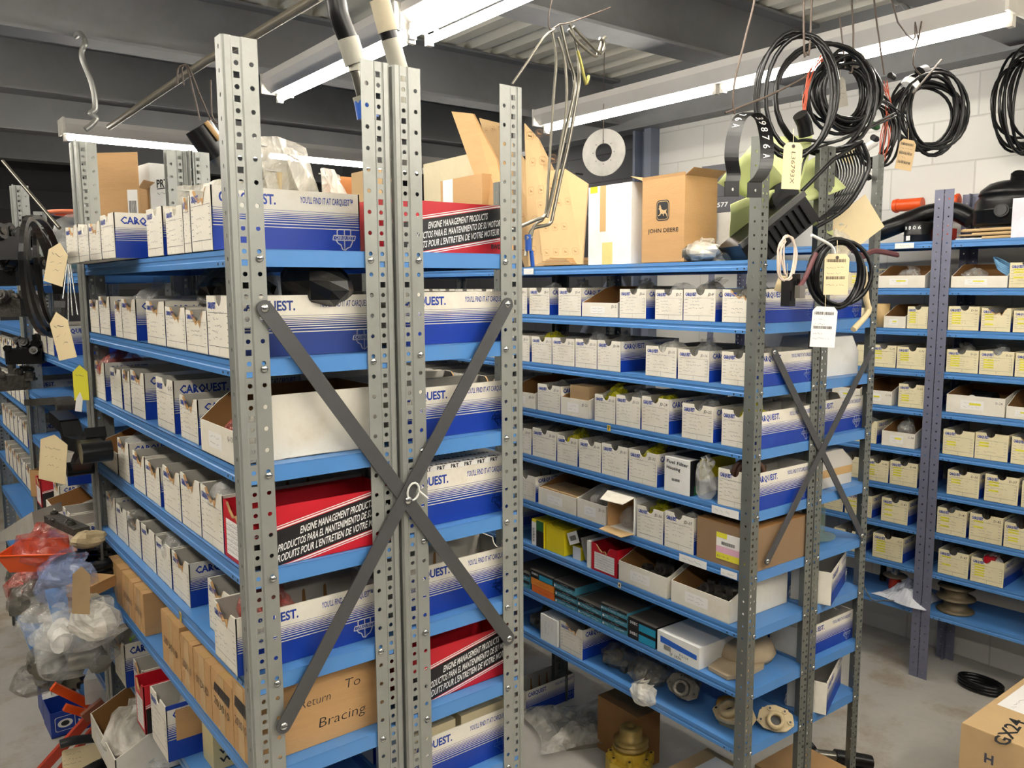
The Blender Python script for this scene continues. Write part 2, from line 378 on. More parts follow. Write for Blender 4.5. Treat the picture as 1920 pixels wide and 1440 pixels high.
def post(parent, x, y, sx, sy, style, z0=0.):
    """L post with its outer corner at (x, y); flanges run along sx*x (end face) and sy*y (aisle face)"""
    key = (sx, sy, style)
    if key not in POSTM:
        m = M(); mt = {'A': POSTG, 'B': POSTD, 'C': POSTW}[style]; H = POSTH
        sq = [(.25, 's', .0105), (.75, 'r', .0086)] if style == 'A' else [(.25, 's', .0095), (.75, 'r', .0074)]; rd = [(.75, 'r', .0084 if style == 'A' else .0074)]; sl = [(.4, 'o', .0055)]
        if style == 'A':
            X = lambda a, b=0.: (sx*a, sy*b, 0)
            def plain(a, b): m.quad(Vector(a), Vector(b), Vector(b)+Vector((0, 0, H)), Vector(a)+Vector((0, 0, H)), mt)
            plain(X(0, .003), X(.003, 0)); plain(X(.003), X(.012)); plain(X(.012), X(.015, .002))
            perf_strip(m, X(.015, .002), (sx, 0, 0), .014, sq, mt); plain(X(.029, .002), X(.032)); plain(X(.032), X(.040))
            perf_strip(m, X(.040), (sx, 0, 0), .014, rd, mt); plain(X(.054), X(.058))
            plain(X(0, .003), X(0, .010)); perf_strip(m, X(0, .010), (0, sy, 0), .009, sl, mt); plain(X(0, .019), X(0, .030))
        else:
            w1 = .034
            perf_strip(m, (0, 0, 0), (sx, 0, 0), w1/2, sq, mt); perf_strip(m, (sx*w1/2, 0, 0), (sx, 0, 0), w1/2, rd, mt)
            perf_strip(m, (0, 0, 0), (0, sy, 0), .038, rd, mt)
        o = m.build('post', parent, (x, y, z0), mods=('solid',)); POSTM[key] = o.data
        # keep the wall thickness inside the corner
    else:
        o = bpy.data.objects.new('post', POSTM[key]); COL.objects.link(o); o.parent = parent; o.location = (x, y, z0)
        q = o.modifiers.new('s', 'SOLIDIFY'); q.thickness = .0018; q.offset = 0
    return o
SHM = {}
def shelf(parent, x, y, z, W_, L_, lip=.030):
    key = (round(W_, 3), round(L_, 3))
    if key not in SHM:
        m = M(); t = .0015
        m.box(0, W_, 0, L_, -t, 0, BLUE)
        for xa, s in ((0, 1), (W_, -1)):
            pf = [(0, 0), (0, -.010), (s*.0025, -.013), (s*.0025, -.017), (0, -.020), (0, -lip), (s*.012, -lip), (s*.012, -lip+.0015), (s*.0018, -lip+.0015), (s*.0018, -.002)]
            m.prism([(xa+a, 0, b) for a, b in pf], (0, L_, 0), BLUE)
            for yy in (.05, .075, L_-.05, L_-.075):
                m.cyl((xa-s*.0004, yy, -.0245), (xa+s*.0003, yy, -.0245), .0028, BLACKINK, 8)
        for ya in (0, L_-.0015): m.box(0, W_, ya, ya+.0015, -lip, -.0005, BLUE)
        o = m.build('shelf', parent, (x, y, z)); SHM[key] = o.data
    else:
        o = bpy.data.objects.new('shelf', SHM[key]); COL.objects.link(o); o.parent = parent; o.location = (x, y, z)
    return o
def bolt(parent, x, y, z, r=.0062, d=(0, -1, 0)):
    m = M(); T = Matrix.Translation((0, 0, 0)) @ Vector(d).to_track_quat('Z', 'Y').to_matrix().to_4x4()
    m.lathe([(0, .0035), (r*.6, .003), (r, .0012), (r, 0)], BOLT, 14, T); m.box(-r*.8, r*.8, -.0006, .0006, .0030, .0037, BLACKINK, T)
    return m.build('bolt', parent, (x, y, z))
def rack(fr, d0, t0, L_, D_, levels, style, label, mirror=False, bolts=True, name='shelving_unit', brace_back=False):
    """local frame: x = into the rack from the face, y = along the face"""
    t = thing(name, P(fr, t0, d0, 0), -fr[2])
    for (x, sx) in ((0, 1), (D_, -1)):
        for (y, sy) in ((0, 1), (L_, -1)): post(t, x, y, sx, sy, style)
    for z in levels: shelf(t, .0025, .0025, z, D_-.005, L_-.005)
    if bolts:
        for i, z in enumerate(levels):
            zz = z-.016
            for x in (.047 if style == 'A' else .026, D_-(.047 if style == 'A' else .026)): bolt(t, x, -.002, zz)
    tag(t, label, 'shelving', 'blue shelf racks on grey perforated posts')
    return t
ZA = [1.895, 1.707, 1.520, 1.333, 1.137, .955, .77, .585, .40, .12]
ZR = [1.896, 1.714, 1.523, 1.340, 1.148, .962, .775, .59, .40, .12]
ZB = [1.899, 1.720, 1.537, 1.355, 1.172, .987, .811, .623, .442]
ZC = [2.016, 1.809, 1.625, 1.440, 1.262, 1.072, .893, .708, .523, .332]
DP = .304; UL = 1.22
ra = rack(FA, 0, 0, UL, DP, ZA, 'A', 'front rack at the left, grey post nearest the camera with packed bins')
rb = rack(FA, DP+.009, 0, UL, DP, ZR, 'A', 'front rack half seen end on, right of the doubled grey posts')
rc = rack(FB, 0, 0, UL, DP, ZB, 'B', 'middle rack of bins across the aisle, right of the front rack')
rd = rack(FB, DP+.009, 0, UL, DP, ZB, 'B', 'middle rack seen end on behind the black coiled harness')
re_ = rack(FC, 0, .002, UL, DP, ZC, 'C', 'wall rack left of the paired posts at the white wall')
rf = rack(FC, 0, -UL-.002, UL, DP, ZC, 'C', 'wall rack right of the paired posts at the white wall')
ZU = [1.875, 1.60, 1.42, 1.235, 1.03, .84, .62, .40]
rg = rack(FA, -.0, UL+.03, UL, DP, ZU, 'A', 'cluttered far rack at the left edge beyond the front rack', bolts=False)
rh = rack(FA, -.0, 2*UL+.06, UL, DP, [1.84, 1.66, 1.5, 1.34, 1.16, .97, .78, .5, .12], 'A', 'farthest rack at the left edge of the view', bolts=False)
ri = rack(FA, DP+.009, UL+.03, UL, DP, ZR, 'A', 'rack behind the front rack on its hidden side', bolts=False)
rj = rack(FB, 0, UL+.02, UL, DP, ZB, 'B', 'far half of the middle rack glimpsed through the front rack', bolts=False)
rk = rack(FB, DP+.009, UL+.02, UL, DP, ZB, 'B', 'far half of the middle rack facing the white wall', bolts=False)
def brace(parent, a, b, y, w_=.028, th=.003, mt=BRACE):
    a = Vector((a[0], 0, a[1])); b = Vector((b[0], 0, b[1])); d = (b-a).normalized(); n = Vector((-d.z, 0, d.x)); pts = []
    for k in range(9): t = math.pi*(.5+k/8); pts.append(a + (d*math.cos(t)+n*math.sin(t))*(w_/2))
    for k in range(9): t = math.pi*(-.5+k/8); pts.append(b + (d*math.cos(t)+n*math.sin(t))*(w_/2))
    m = M(); m.prism([p+Vector((0, y, 0)) for p in pts], (0, -th, 0), mt); br_ = m.build('cross_brace', parent)
    for q in (a, b): bolt(br_, q.x, y-th, q.z, .0075)
brace(ra, (.050, 1.795), (.570, 1.062), -.005); brace(ra, (.568, 1.792), (.052, 1.042), -.009)
bolt(ra, .320, -.013, 1.416, .008)
brace(rc, (.072, 1.637), (.580, .999), -.005, .024); brace(rc, (.582, 1.62), (.066, 1.02), -.009, .024)
m = M(); pts = [Vector((.330+.013*math.cos(t), -.0145-.003*math.sin(t), 1.432+.018*math.sin(t))) for t in [k*2*math.pi/14 for k in range(15)]]
m.tube(pts+[Vector((.365, -.012, 1.412))], .0022, WHITE2, 6); m.build('zip_tie', ra)

# ------------------------------------------------------------------ bins and cartons (local frame: x along the front, y into the shelf, z up)
STR = [(0., .385), (.40, .435), (.45, .478), (.493, .515), (.53, .548), (.563, .578), (.593, .604), (.622, .630), (.66, .666)]
def clipquad(m, y0, y1, f0, f1, H, put, mt, n=16):
    for i in range(n):
        a = y0+(y1-y0)*i/n; b = y0+(y1-y0)*(i+1)/n
        q = [min(max(v, .0), H) for v in (f0(a), f0(b), f1(b), f1(a))]
        if q[3]-q[0] < 1e-4 and q[2]-q[1] < 1e-4: continue
        m.quad(put(a, q[0]), put(b, q[1]), put(b, q[2]), put(a, q[3]), mt)
def logo(m, put, uc, zc, s, mt, res=2, back=None):
    """outlined map badge with the name across it"""
    def line(pts, th, closed=True):
        n = len(pts)
        for i in range(n if closed else n-1):
            a = Vector(pts[i]).to_2d(); b = Vector(pts[(i+1) % n]).to_2d(); d = (b-a).normalized(); nn = Vector((-d.y, d.x))*th/2
            q = [a-nn, b-nn, b+nn, a+nn]; m.quad(*[put(uc+p.x*s, zc+p.y*s) for p in q], mt)
    top = [(-.38, .12), (-.38, .34), (-.30, .40), (.34, .40), (.34, .12)]
    bot = [(-.44, -.14), (-.34, -.28), (-.2, -.34), (-.12, -.56), (.02, -.62), (.14, -.50), (.30, -.44), (.40, -.26), (.44, -.14)]
    line(top, .06, False); line(bot, .06, False); line([(0, -.14), (0, -.58)], .05, False); line([(0, .12), (0, .38)], .05, False)
    line([(-.62, -.12), (-.56, .10), (.60, .10), (.54, -.12)], .05)
    o = put(uc-.5*s, zc-.075*s); m.text('CARQUEST', o, Vector(put(uc+s, zc))-Vector(put(uc, zc)), (0, 0, 1), .15*s, mt, width=1.0*s, bold=.02, res=1)
def form_front(m, W_, H, rnd, code=None, notch=True, hil=False, brand=True, dark=False, res=1):
    y = -.0005; x0 = -W_/2; ln = PENINK
    q = lambda a, b, c, d, mt: m.quad((x0+a*W_, y, c*H), (x0+b*W_, y, c*H), (x0+b*W_, y, d*H), (x0+a*W_, y, d*H), mt)
    if brand: m.text('CARQUEST', (x0+.05*W_, y, .79*H), (1, 0, 0), (0, 0, 1), .10*H, BLUEINK, width=.36*W_, bold=.045, res=1)
    if code: m.text(code, (x0+.94*W_, y, .80*H), (1, 0, 0), (0, 0, 1), .085*H, BLACKINK, res=1, right=True, shear=.1, bold=.005, maxw=.4*W_)
    q(.05, .95, .165, .172, ln)
    if rnd.random() < .8: q(.05, .95, .72, .725, ln)
    for k in range(5):
        z = .25+k*.105
        q(.04, .13, z, z+.008, ln); q(.87, .95, z, z+.008, ln)
        if rnd.random() < .8:
            m.scrib((x0+W_*rnd.uniform(.16, .3), y, (z+.05)*H), (1, 0, 0), (0, 0, 1), W_*rnd.uniform(.25, .5), .045*H, BLACKINK if dark else PENINK, rnd, .0007)
        if hil and rnd.random() < .7: m.quad((x0+.12*W_, y+.0002, (z+.02)*H), (x0+.42*W_, y+.0002, (z+.02)*H), (x0+.42*W_, y+.0002, (z+.085)*H), (x0+.12*W_, y+.0002, (z+.085)*H), HILITE)
    q(.5, .505, .03, .165, ln)
    if rnd.random() < .5: q(.945, .95, .165, .72, ln)
def walls(m, W_, D, H, out, inn, t=.0028, side=None, bottom=True):
    """open box with separate outer and inner faces; side(y) gives the height of the side walls"""
    side = side or (lambda y: H)
    n = 8; ys = [D*i/n for i in range(n+1)]
    for s in (-1, 1):
        xo = s*W_/2; xi = s*(W_/2-t)
        for a, b in zip(ys, ys[1:]):
            ha, hb = side(a), side(b)
            m.quad((xo, a, 0), (xo, b, 0), (xo, b, hb), (xo, a, ha), out)
            m.quad((xi, a, .001), (xi, b, .001), (xi, b, hb), (xi, a, ha), inn)
            m.quad((xo, a, ha), (xo, b, hb), (xi, b, hb), (xi, a, ha), out)
    hb = side(D)
    m.box(-W_/2, W_/2, D-t, D, 0, hb, out); m.quad((-W_/2+t, D-t-.0003, 0), (W_/2-t, D-t-.0003, 0), (W_/2-t, D-t-.0003, hb), (-W_/2+t, D-t-.0003, hb), inn)
    if bottom: m.box(-W_/2, W_/2, 0, D, 0, .0015, out); m.quad((-W_/2+t, t, .0018), (W_/2-t, t, .0018), (W_/2-t, D-t, .0018), (-W_/2+t, D-t, .0018), inn)
def front_wall(m, W_, H, out, t=.0028, notch='round', rnd=R, inn=None):
    x0, x1 = -W_/2, W_/2; r = min(.018, W_*.16); cx = rnd.uniform(-.006, .006)
    top = [(x0, H)]
    if notch == 'round':
        top += [(cx-r, H)] + [(cx-r*math.cos(a), H-r*1.05*math.sin(a)) for a in [math.pi*k/8 for k in range(1, 8)]] + [(cx+r, H)]
    elif notch == 'torn':
        top += [(cx-r*2, H-.002), (cx-r*1.3, H-.014), (cx-r*.4, H-.024), (cx+r*.5, H-.019), (cx+r*1.0, H-.030), (cx+r*1.6, H-.008), (cx+r*2.0, H-.001)]
    top += [(x1, H)]
    pts = [(x0, 0, 0), (x1, 0, 0)] + [(a, 0, b) for a, b in top[::-1]]
    m.prism([Vector(p) for p in pts], (0, t, 0), out, inn or INNER)
    if notch == 'torn':      # bare brown fibre along the ripped edge
        for (a, b), (c, d) in zip(top[1:-1], top[2:-1]):
            e1 = rnd.uniform(.0015, .005); e2 = rnd.uniform(.0015, .005)
            m.quad((a, -.0006, b-e1), (c, -.0006, d-e2), (c, -.0006, d), (a, -.0006, b), KRAFT)
            m.quad((a, -.0006, b), (c, -.0006, d), (c, t+.0004, d+.0004), (a, t+.0004, b+.0004), KRAFT)
def bin_std(m, W_, D, H, rnd, code=None, notch=None, detail=2, hil=False, dark=False, ink=None):
    ink = ink or BLUEINK; wm = YWHITE if hil else WHITE
    walls(m, W_, D, H, wm, INNER)
    front_wall(m, W_, H, wm, notch=notch or ('torn' if rnd.random() < (.12 if hil or code else .6) else 'round'), rnd=rnd)
    form_front(m, W_, H, rnd, code, hil=hil, dark=dark)
    for s in (-1, 1):
        x = s*(W_/2+.0004)
        put = (lambda u, z, x=x: (x, u, z)) if s > 0 else (lambda u, z, x=x: (x, D-u, z))
        for a, b in STR: m.quad(put(.0008, a*H), put(D-.0008, a*H), put(D-.0008, b*H), put(.0008, b*H), ink)
        if detail:
            u = Vector(put(1, 0))-Vector(put(0, 0))
            m.text('CARQUEST.', put(.014, .755*H), u, (0, 0, 1), .155*H, ink, width=.104, bold=.03, res=1 if detail < 3 else 3)
            m.text("YOU'LL FIND IT AT CARQUEST\u2122" if detail > 2 else "YOU'LL FIND IT AT CARQUEST", put(.165, .80*H), u, (0, 0, 1), .105*H, ink, width=.108, bold=.012, res=2, shear=.05)
            logo(m, put, .254, .255*H, .35*H, WHITEINK)
    # dark slots punched in the side walls
    for s in (-1, 1):
        for k in (.45, .62, .78):
            x = s*(W_/2-.0032); y = D*k
            m.add([(x, y-.004, .35*H), (x, y+.009, .35*H), (x, y+.004, .62*H), (x, y+.003, .78*H), (x, y, .82*H), (x, y-.003, .78*H)], [(0, 1, 2, 3, 4, 5)], KDARK)
def bin_red(m, W_, D, H, rnd, code=None):
    walls(m, W_, D, H, REDCARD, REDCARD); front_wall(m, W_, H, REDCARD, notch='torn', rnd=rnd, inn=REDCARD)
    y = -.0005; a, b = -W_*.38, W_*.40
    m.quad((a, y, .08*H), (b, y, .08*H), (b, y, .70*H), (a, y, .70*H), PAPER)
    for k in range(6):
        z = (.15+.09*k)*H; m.quad((a, y-.0002, z), (b, y-.0002, z), (b, y-.0002, z+.0006), (a, y-.0002, z+.0006), PENINK)
        m.scrib((a+.01, y-.0003, z+.035*H), (1, 0, 0), (0, 0, 1), (b-a)*rnd.uniform(.4, .8), .04*H, PENINK, rnd, .0006)
    if code: m.text(code, (W_*.40, y, .74*H), (1, 0, 0), (0, 0, 1), .08*H, BLACKINK, res=1, right=True)
    sl = .62*H/D*.75
    for s in (-1, 1):
        x = s*(W_/2+.0004); x2 = s*(W_/2+.0007)
        put = (lambda u, z, x=x: (x, u, z)) if s > 0 else (lambda u, z, x=x: (x, D-u, z))
        put2 = (lambda u, z, x=x2: (x, u, z)) if s > 0 else (lambda u, z, x=x2: (x, D-u, z))
        c = lambda u: .44*H + sl*(u-.52*D)
        for lo, hi, mt in ((-.37, -.355, WHITEINK), (-.335, -.31, WHITEINK), (-.295, .305, BLACKCARD), (.32, .345, WHITEINK), (.365, .38, WHITEINK)):
            clipquad(m, .004, D-.001, lambda u, lo=lo: c(u)+lo*H, lambda u, hi=hi: c(u)+hi*H, H, put, mt)
        u = (Vector(put(1, sl))-Vector(put(0, 0))).normalized()
        for st, us, off, wd in (('ENGINE MANAGEMENT PRODUCTS', .098, .115, .150), ('PRODUCTOS PARA EL MANTENIMIENTO DE SU MOTOR', .055, -.06, .228), ("PRODUITS POUR L'ENTRETIEN DE VOTRE MOTEUR", .048, -.235, .232)):
            m.text(st, put2(us, c(us)+off*H), u, (0, 0, 1), .125*H, WHITEINK, width=wd, bold=.012, shear=.15, res=2)
        m.text('BWD', put2(D-.032, .12*H), Vector(put(1, 0))-Vector(put(0, 0)), (0, 0, 1), .09*H, BLACKINK, width=.026, bold=.03, res=1)
def bin_tray(m, W_, D, H, rnd, code=None, hil=False, back=.105, writing=True, kraft=True, run=.42):
    sd = lambda y: H+(back-H)*min(1, max(0, (y-.004)/(D*run)))
    walls(m, W_, D, H, WHITE, KDARK if kraft else INNER, side=sd); front_wall(m, W_, H, WHITE, notch=None, inn=KDARK)
    y = -.0005
    m.quad((-W_*.25, y, .25*H), (W_*.15, y, .25*H), (W_*.15, y, .75*H), (-W_*.25, y, .75*H), PAPER)
    if writing:
        for k in range(2): m.scrib((-W_*.2, y-.0003, (.4+.2*k)*H), (1, 0, 0), (0, 0, 1), W_*.28, .09*H, PENINK, rnd, .0006)
    if hil: m.quad((-W_*.1, y-.0005, .5*H), (W_*.1, y-.0005, .5*H), (W_*.1, y-.0005, .62*H), (-W_*.1, y-.0005, .62*H), HILITE)
    if code: m.text(code, (W_*.46, y, .66*H), (1, 0, 0), (0, 0, 1), .0095, BLACKINK, res=1, right=True)
def carton(m, W_, D, H, mt=KRAFT, top=True, tape=True, front_text=None, tapemt=None):
    tapemt = tapemt or TAPE
    m.box(-W_/2, W_/2, 0, D, 0, H, mt)
    if top:
        m.box(-W_/2+.0005, W_/2-.0005, .0005, D/2-.0008, H, H+.002, mt); m.box(-W_/2+.0005, W_/2-.0005, D/2+.0008, D-.0005, H, H+.002, mt)
    if tape:
        m.box(-.018, .018, -.0006, D+.0006, H+.002, H+.0026, tapemt); m.box(-.018, .018, -.0006, 0, H-.045, H+.0026, tapemt)
BINS = []
def place(o, fr, t, d, z, right=False, yaw=0.):
    o.location = P(fr, t, d, z); o.rotation_euler = (0, 0, (math.pi/2 if right else -math.pi/2) - fr[2] + yaw)
def add_bin(fr, t0, t1, z, h, kind='s', code=None, d=.006, right=False, D=.288, label='', group=None, yaw=0., seed=None, **kw):
    D = min(D, .298-max(d, 0)); W_ = t1-t0; m = M(); rnd = random.Random(seed if seed is not None else hash((round(t0, 3), round(z, 3), right)) & 0xffff)
    if kind == 's': bin_std(m, W_, D, h, rnd, code, **kw)
    elif kind == 'r': bin_red(m, W_, D, h, rnd, code)
    elif kind == 't': bin_tray(m, W_, D, h, rnd, code, **kw)
    elif kind == 'c': carton(m, W_, D, h, **kw)
    nm = {'s': 'parts_bin', 'r': 'parts_bin', 't': 'parts_tray', 'c': 'carton'}[kind]
    o = m.build(nm); place(o, fr, (t0+t1)/2, (2*DP+.009-d) if right else d, z+.0008, right, yaw)
    tag(o, label, {'s': 'parts bin', 'r': 'parts bin', 't': 'parts tray', 'c': 'cardboard box'}[kind], group)
    BINS.append((fr, t0, t1, z, h, kind, right, label)); return o

# lumpy crumpled bags and part heaps
def blob(m, cx, cy, cz, rx, ry, rz, mt, rnd, n=14, k=9, amp=.28, flat=True):
    ph = [(rnd.uniform(0, 6.28), rnd.uniform(1, 3.5), rnd.uniform(0, 6.28)) for _ in range(6)]
    vs = []; fs = []
    for i in range(k+1):
        th = math.pi*i/k
        for j in range(n):
            f = 2*math.pi*j/n
            r = 1+sum(amp/3*math.sin(a+b*f*1.0*round(b)/b+c+th*3*math.sin(a)) for a, b, c in ph)*.6 + rnd.uniform(-amp, amp)*.35
            x = math.sin(th)*math.cos(f)*rx*r; y = math.sin(th)*math.sin(f)*ry*r; z = math.cos(th)*rz*(r if th < math.pi/2 else 1)
            if flat: z = max(z, -rz*.8)
            vs.append((cx+x, cy+y, cz+z))
    for i in range(k):
        for j in range(n): fs.append((i*n+j, (i+1)*n+j, (i+1)*n+(j+1) % n, i*n+(j+1) % n))
    m.add(vs, fs, mt, False)
def flapbag(m, cx, cy, cz, w_, d_, h_, mt, rnd, nu=9, nv=7):
    """loose open end of a bag: wavy standing sheet"""
    vs = []; fs = []; a0 = rnd.uniform(0, 6)
    for i in range(nu+1):
        for j in range(nv+1):
            u = i/nu-.5; v = j/nv
            vs.append((cx+u*w_*(1-.25*v)+.01*math.sin(v*7+a0), cy+d_*(v-.3)*.6+.012*math.sin(u*16+a0)*(.4+v), cz+h_*v*(1-.5*abs(u))+rnd.uniform(-.004, .004)))
    for i in range(nu):
        for j in range(nv): fs.append((i*(nv+1)+j, (i+1)*(nv+1)+j, (i+1)*(nv+1)+j+1, i*(nv+1)+j+1))
    m.add(vs, fs, mt, False)
def bag(fr, t, d, z, sx, sy, sz, label, mt=None, right=False, yaw=0., seed=1, inner=None, flap=True, group=None, name='plastic_bag', pos=None):
    rnd = random.Random(seed*77+3); mt = mt or BAG
    e = thing(name, pos if pos is not None else P(fr, t, d, z), (math.pi/2 if right else -math.pi/2) - fr[2] + yaw)
    if inner:
        m = M()
        for _ in range(5):
            a = Vector((rnd.uniform(-.3, .3)*sx, rnd.uniform(-.3, .3)*sy, sz*rnd.uniform(.12, .4))); b = a+Vector((rnd.uniform(-.3, .3)*sx, rnd.uniform(-.3, .3)*sy, rnd.uniform(-.05, .15)*sz))
            m.cyl(a, b, min(sx, sy)*rnd.uniform(.12, .2), inner, 10)
        m.build('contents', e)
    m = M(); blob(m, 0, 0, sz*.42, sx*.5, sy*.5, sz*.5, mt, rnd)
    if flap: flapbag(m, rnd.uniform(-.1, .1)*sx, -sy*.1, sz*.5, sx*.8, sy*.5, sz*.7, mt, rnd)
    m.build('film', e); tag(e, label, 'plastic bag', group); return e
def heap(fr, t, d, z, sx, sy, sz, label, mt, cat='machine part', name='machine_part', right=False, seed=1, n=9, pos=None, yaw=0., group=None):
    rnd = random.Random(seed*31+7); m = M(); off = (math.pi/2 if right else -math.pi/2) - fr[2] + yaw
    m.box(-sx*.36, sx*.36, -sy*.3, sy*.3, 0, sz*.42, mt)
    for k in range(n):
        a = Vector((rnd.uniform(-.38, .38)*sx, rnd.uniform(-.35, .35)*sy, sz*rnd.uniform(.25, .6))); ax = rnd.choice([(1, 0, 0), (0, 1, 0), (0, 0, 1), (.7, .7, .2), (0, -1, .3)])
        b = a+Vector(ax)*rnd.uniform(.15, .35)*min(sx, sy, sz*2.5); r = rnd.uniform(.07, .16)*min(sx, sy)
        m.cyl(a, b, r, mt, 12); m.cyl(b, b+Vector(ax)*.004, r*.5, DCAST, 10)
        if rnd.random() < .5: m.cyl(a-Vector(ax)*.003, a+Vector(ax)*.006, r*1.35, mt, 6, smooth=False)
    o = m.build(name, loc=pos if pos is not None else P(fr, t, d, z), rz=off); tag(o, label, cat, group); return o
def nth(k): return ORD[k] if k else 'nearest'

SHN = ['top', 'second', 'third', 'fourth', 'fifth', 'sixth', 'seventh', 'eighth', 'ninth', 'tenth']
LOOK = {'s': 'white striped parts bin', 'r': 'red parts bin', 't': 'low white parts tray', 'c': 'brown cardboard carton'}
def rowbins(fr, si, z, lst, where, grp, right=False, base=0, **kw):
    """lst runs from the nearest to the farthest: (t0, t1, h, kind, code, extra)"""
    last = None
    for k, b in enumerate(lst):
        t0, t1, h, kind = b[:4]; code = b[4] if len(b) > 4 else None; ex = dict(b[5]) if len(b) > 5 else {}
        if last is not None and t0 < last+.002: t0 = last+.002
        last = t1; e2 = dict(kw); e2.update(ex)
        if kind != 's':
            for q in ('detail', 'ink', 'notch', 'dark'): e2.pop(q, None)
            if kind in 'rc': e2.pop('hil', None)
        pos = (ORD[k]+' from near end') if k else 'at near end'
        lab = e2.pop('label', None) or ('%s%s, %s, %s shelf of %s' % (LOOK[kind], (' marked '+code) if code else '', pos, SHN[si], where))
        add_bin(fr, t0, t1, z, h, kind, code, right=right, label=lab, group=grp, **e2)

# front rack, left aisle side
G = 'parts bins on the left side of the front rack'
FL = "front rack's left"
rowbins(FA, 0, ZA[0], [(.105, .221, .113, 's', None, dict(detail=3, notch='torn')), (.226, .243+.025, .105, 's'), (.272, .385, .092, 's'), (.412, .53, .100, 's'),
    (.605, .735, .099, 's', None, dict(d=-.045)), (.742, .868, .090, 's', None, dict(d=-.045)), (.875, 1.0, .088, 's', None, dict(d=-.045)), (1.005, 1.16, .097, 's', None, dict(d=-.045))], FL, G, d=.004)
rowbins(FA, 1, ZA[1], [(.035, .155, .108, 's', None, dict(detail=3, ink=NAVYINK)), (.16, .285, .08, 's', None, dict(notch='torn')), (.29, .425, .084, 's', None, dict(notch='torn')), (.432, .575, .094, 's'), (.67, .80, .096, 's'), (.805, .875, .09, 's'), (.93, 1.05, .10, 's'), (1.06, 1.17, .09, 's')], FL, G, d=.004)
rowbins(FA, 2, ZA[2], [(.035, .22, .060, 't', 'Q-13', dict(back=.118, d=.002, run=.2)), (.27, .385, .09, 's', None, dict(notch='torn')), (.43, .56, .113, 's', 'Q-15'), (.665, .79, .11, 's'), (.80, .87, .105, 's'), (.89, 1.01, .1, 's'), (1.08, 1.2, .105, 's')], FL, G, d=.012)
rowbins(FA, 3, ZA[3], [(.012, .130, .108, 'r', 'Q-21'), (.136, .262, .112, 's'), (.268, .395, .112, 's'), (.403, .53, .104, 's', None, dict(dark=True)), (.56, .68, .09, 's'), (.69, .80, .095, 's'), (.84, .955, .105, 's'), (.97, 1.19, .058, 't', '16')], FL, G, d=.008)
rowbins(FA, 4, ZA[4], [(.034, .152, .108, 's', None, dict(detail=3, notch='torn', d=-.012)), (.16, .285, .105, 's', None, dict(notch='torn')), (.414, .54, .098, 's'), (.552, .675, .098, 's'), (.684, .81, .1, 's'), (.822, .95, .1, 's', None, dict(notch='torn')), (.958, 1.08, .095, 's'), (1.09, 1.2, .105, 's')], FL, G, d=.02)
# brown cartons lettered with a felt pen
def pen_carton(t0, t1, h, txt, label, scratch=False, z=ZA[5], side=None):
    m = M(); W_ = t1-t0; D = .285; carton(m, W_, D, h, KRAFT)
    m.box(-.016, .016, -.0007, 0, .0, h, TAPE)
    if txt: m.text(txt, (-W_*.38, -.0012, h*.42), (1, 0, -.06), (0, 0, 1), .017, BLACKINK, width=W_*.72, bold=-.005, shear=.1)
    if scratch:
        for q in range(11): m.quad((-W_*.36+q*W_*.066, -.0013, h*.66-q*.0005), (-W_*.36+(q+.8)*W_*.066, -.0013, h*.66-q*.0005), (-W_*.30+(q+.8)*W_*.066, -.0013, h*.82), (-W_*.30+q*W_*.066, -.0013, h*.82), BLACKINK)
    if side:
        for st, yy, zz, hh, wd in side: m.text(st, (W_/2+.0008, yy, zz), (0, 1, 0), (0, 0, 1), hh, BLACKINK, width=wd, shear=.15, bold=-.012)
    o = m.build('carton'); place(o, FA, (t0+t1)/2, .004, z+.001); tag(o, label, 'cardboard box', 'brown cartons on the sixth shelf of the front rack')
pen_carton(.034, .116, .143, '203010', 'brown carton with Return To Bracing handwritten on its end, behind the nearest post', True, side=[('Return', .098, .082, .017, .062), ('To', .19, .094, .019, .034), ('Bracing', .135, .032, .020, .098)])
pen_carton(.120, .242, .118, '203010', 'brown carton with a scratched-out word above 203010, behind the end carton', True)
pen_carton(.246, .355, .116, '0TDUD', 'brown carton, third of the sixth-shelf cartons from the nearest post')
pen_carton(.362, .45, .116, '203010', 'narrow brown carton, fourth of the sixth-shelf cartons from the nearest post')
pen_carton(.455, .60, .124, '203010', 'tall brown carton, fifth from the post, with a gap behind it')
pen_carton(.763, .86, .108, '203010', 'brown carton first beyond the gap on the sixth left-aisle shelf')
pen_carton(.866, .985, .108, '203010', 'brown carton second beyond the gap on the sixth left-aisle shelf')
pen_carton(.992, 1.14, .108, None, 'brown carton at the far end of the sixth left-aisle shelf')
# seventh shelf and below
rowbins(FA, 6, ZA[6], [(.47, .60, .13, 's', None, dict(d=-.03, detail=1, label='striped bin with a bare brown patch and blue rim, seventh left-aisle shelf')),
    (.625, .70, .12, 'r', None, dict(d=-.04, label='red open bin leaning by the brown-lined tray, seventh left-aisle shelf')), (.71, .80, .12, 's', None, dict(d=-.02, label='scuffed striped bin just beyond the red open bin, seventh shelf')), (.90, 1.02, .12, 's', None, dict(d=-.02, label='striped bin holding a green marker, seventh left-aisle shelf'))], FL, G)
q_ = [o for o in COL.objects if o.get('label', '').startswith('striped bin with a bare brown patch')][0]
m = M(); x = .0655; m.quad((x, .02, .045), (x, .15, .045), (x, .15, .118), (x, .02, .118), KRAFT); m.box(-.066, .066, -.0012, .27, .124, .133, BLUEINK) if 0 else m.box(.0640, .0662, .0, .24, .122, .132, BLUEINK); m.build('brown_patch', q_)
m = M(); bin_tray(m, .29, .28, .070, R, None, back=.13)
o = m.build('parts_tray'); place(o, FA, .905, -.085, .588); tag(o, 'large brown-lined tray jutting into the left aisle near the bottom', 'parts tray')
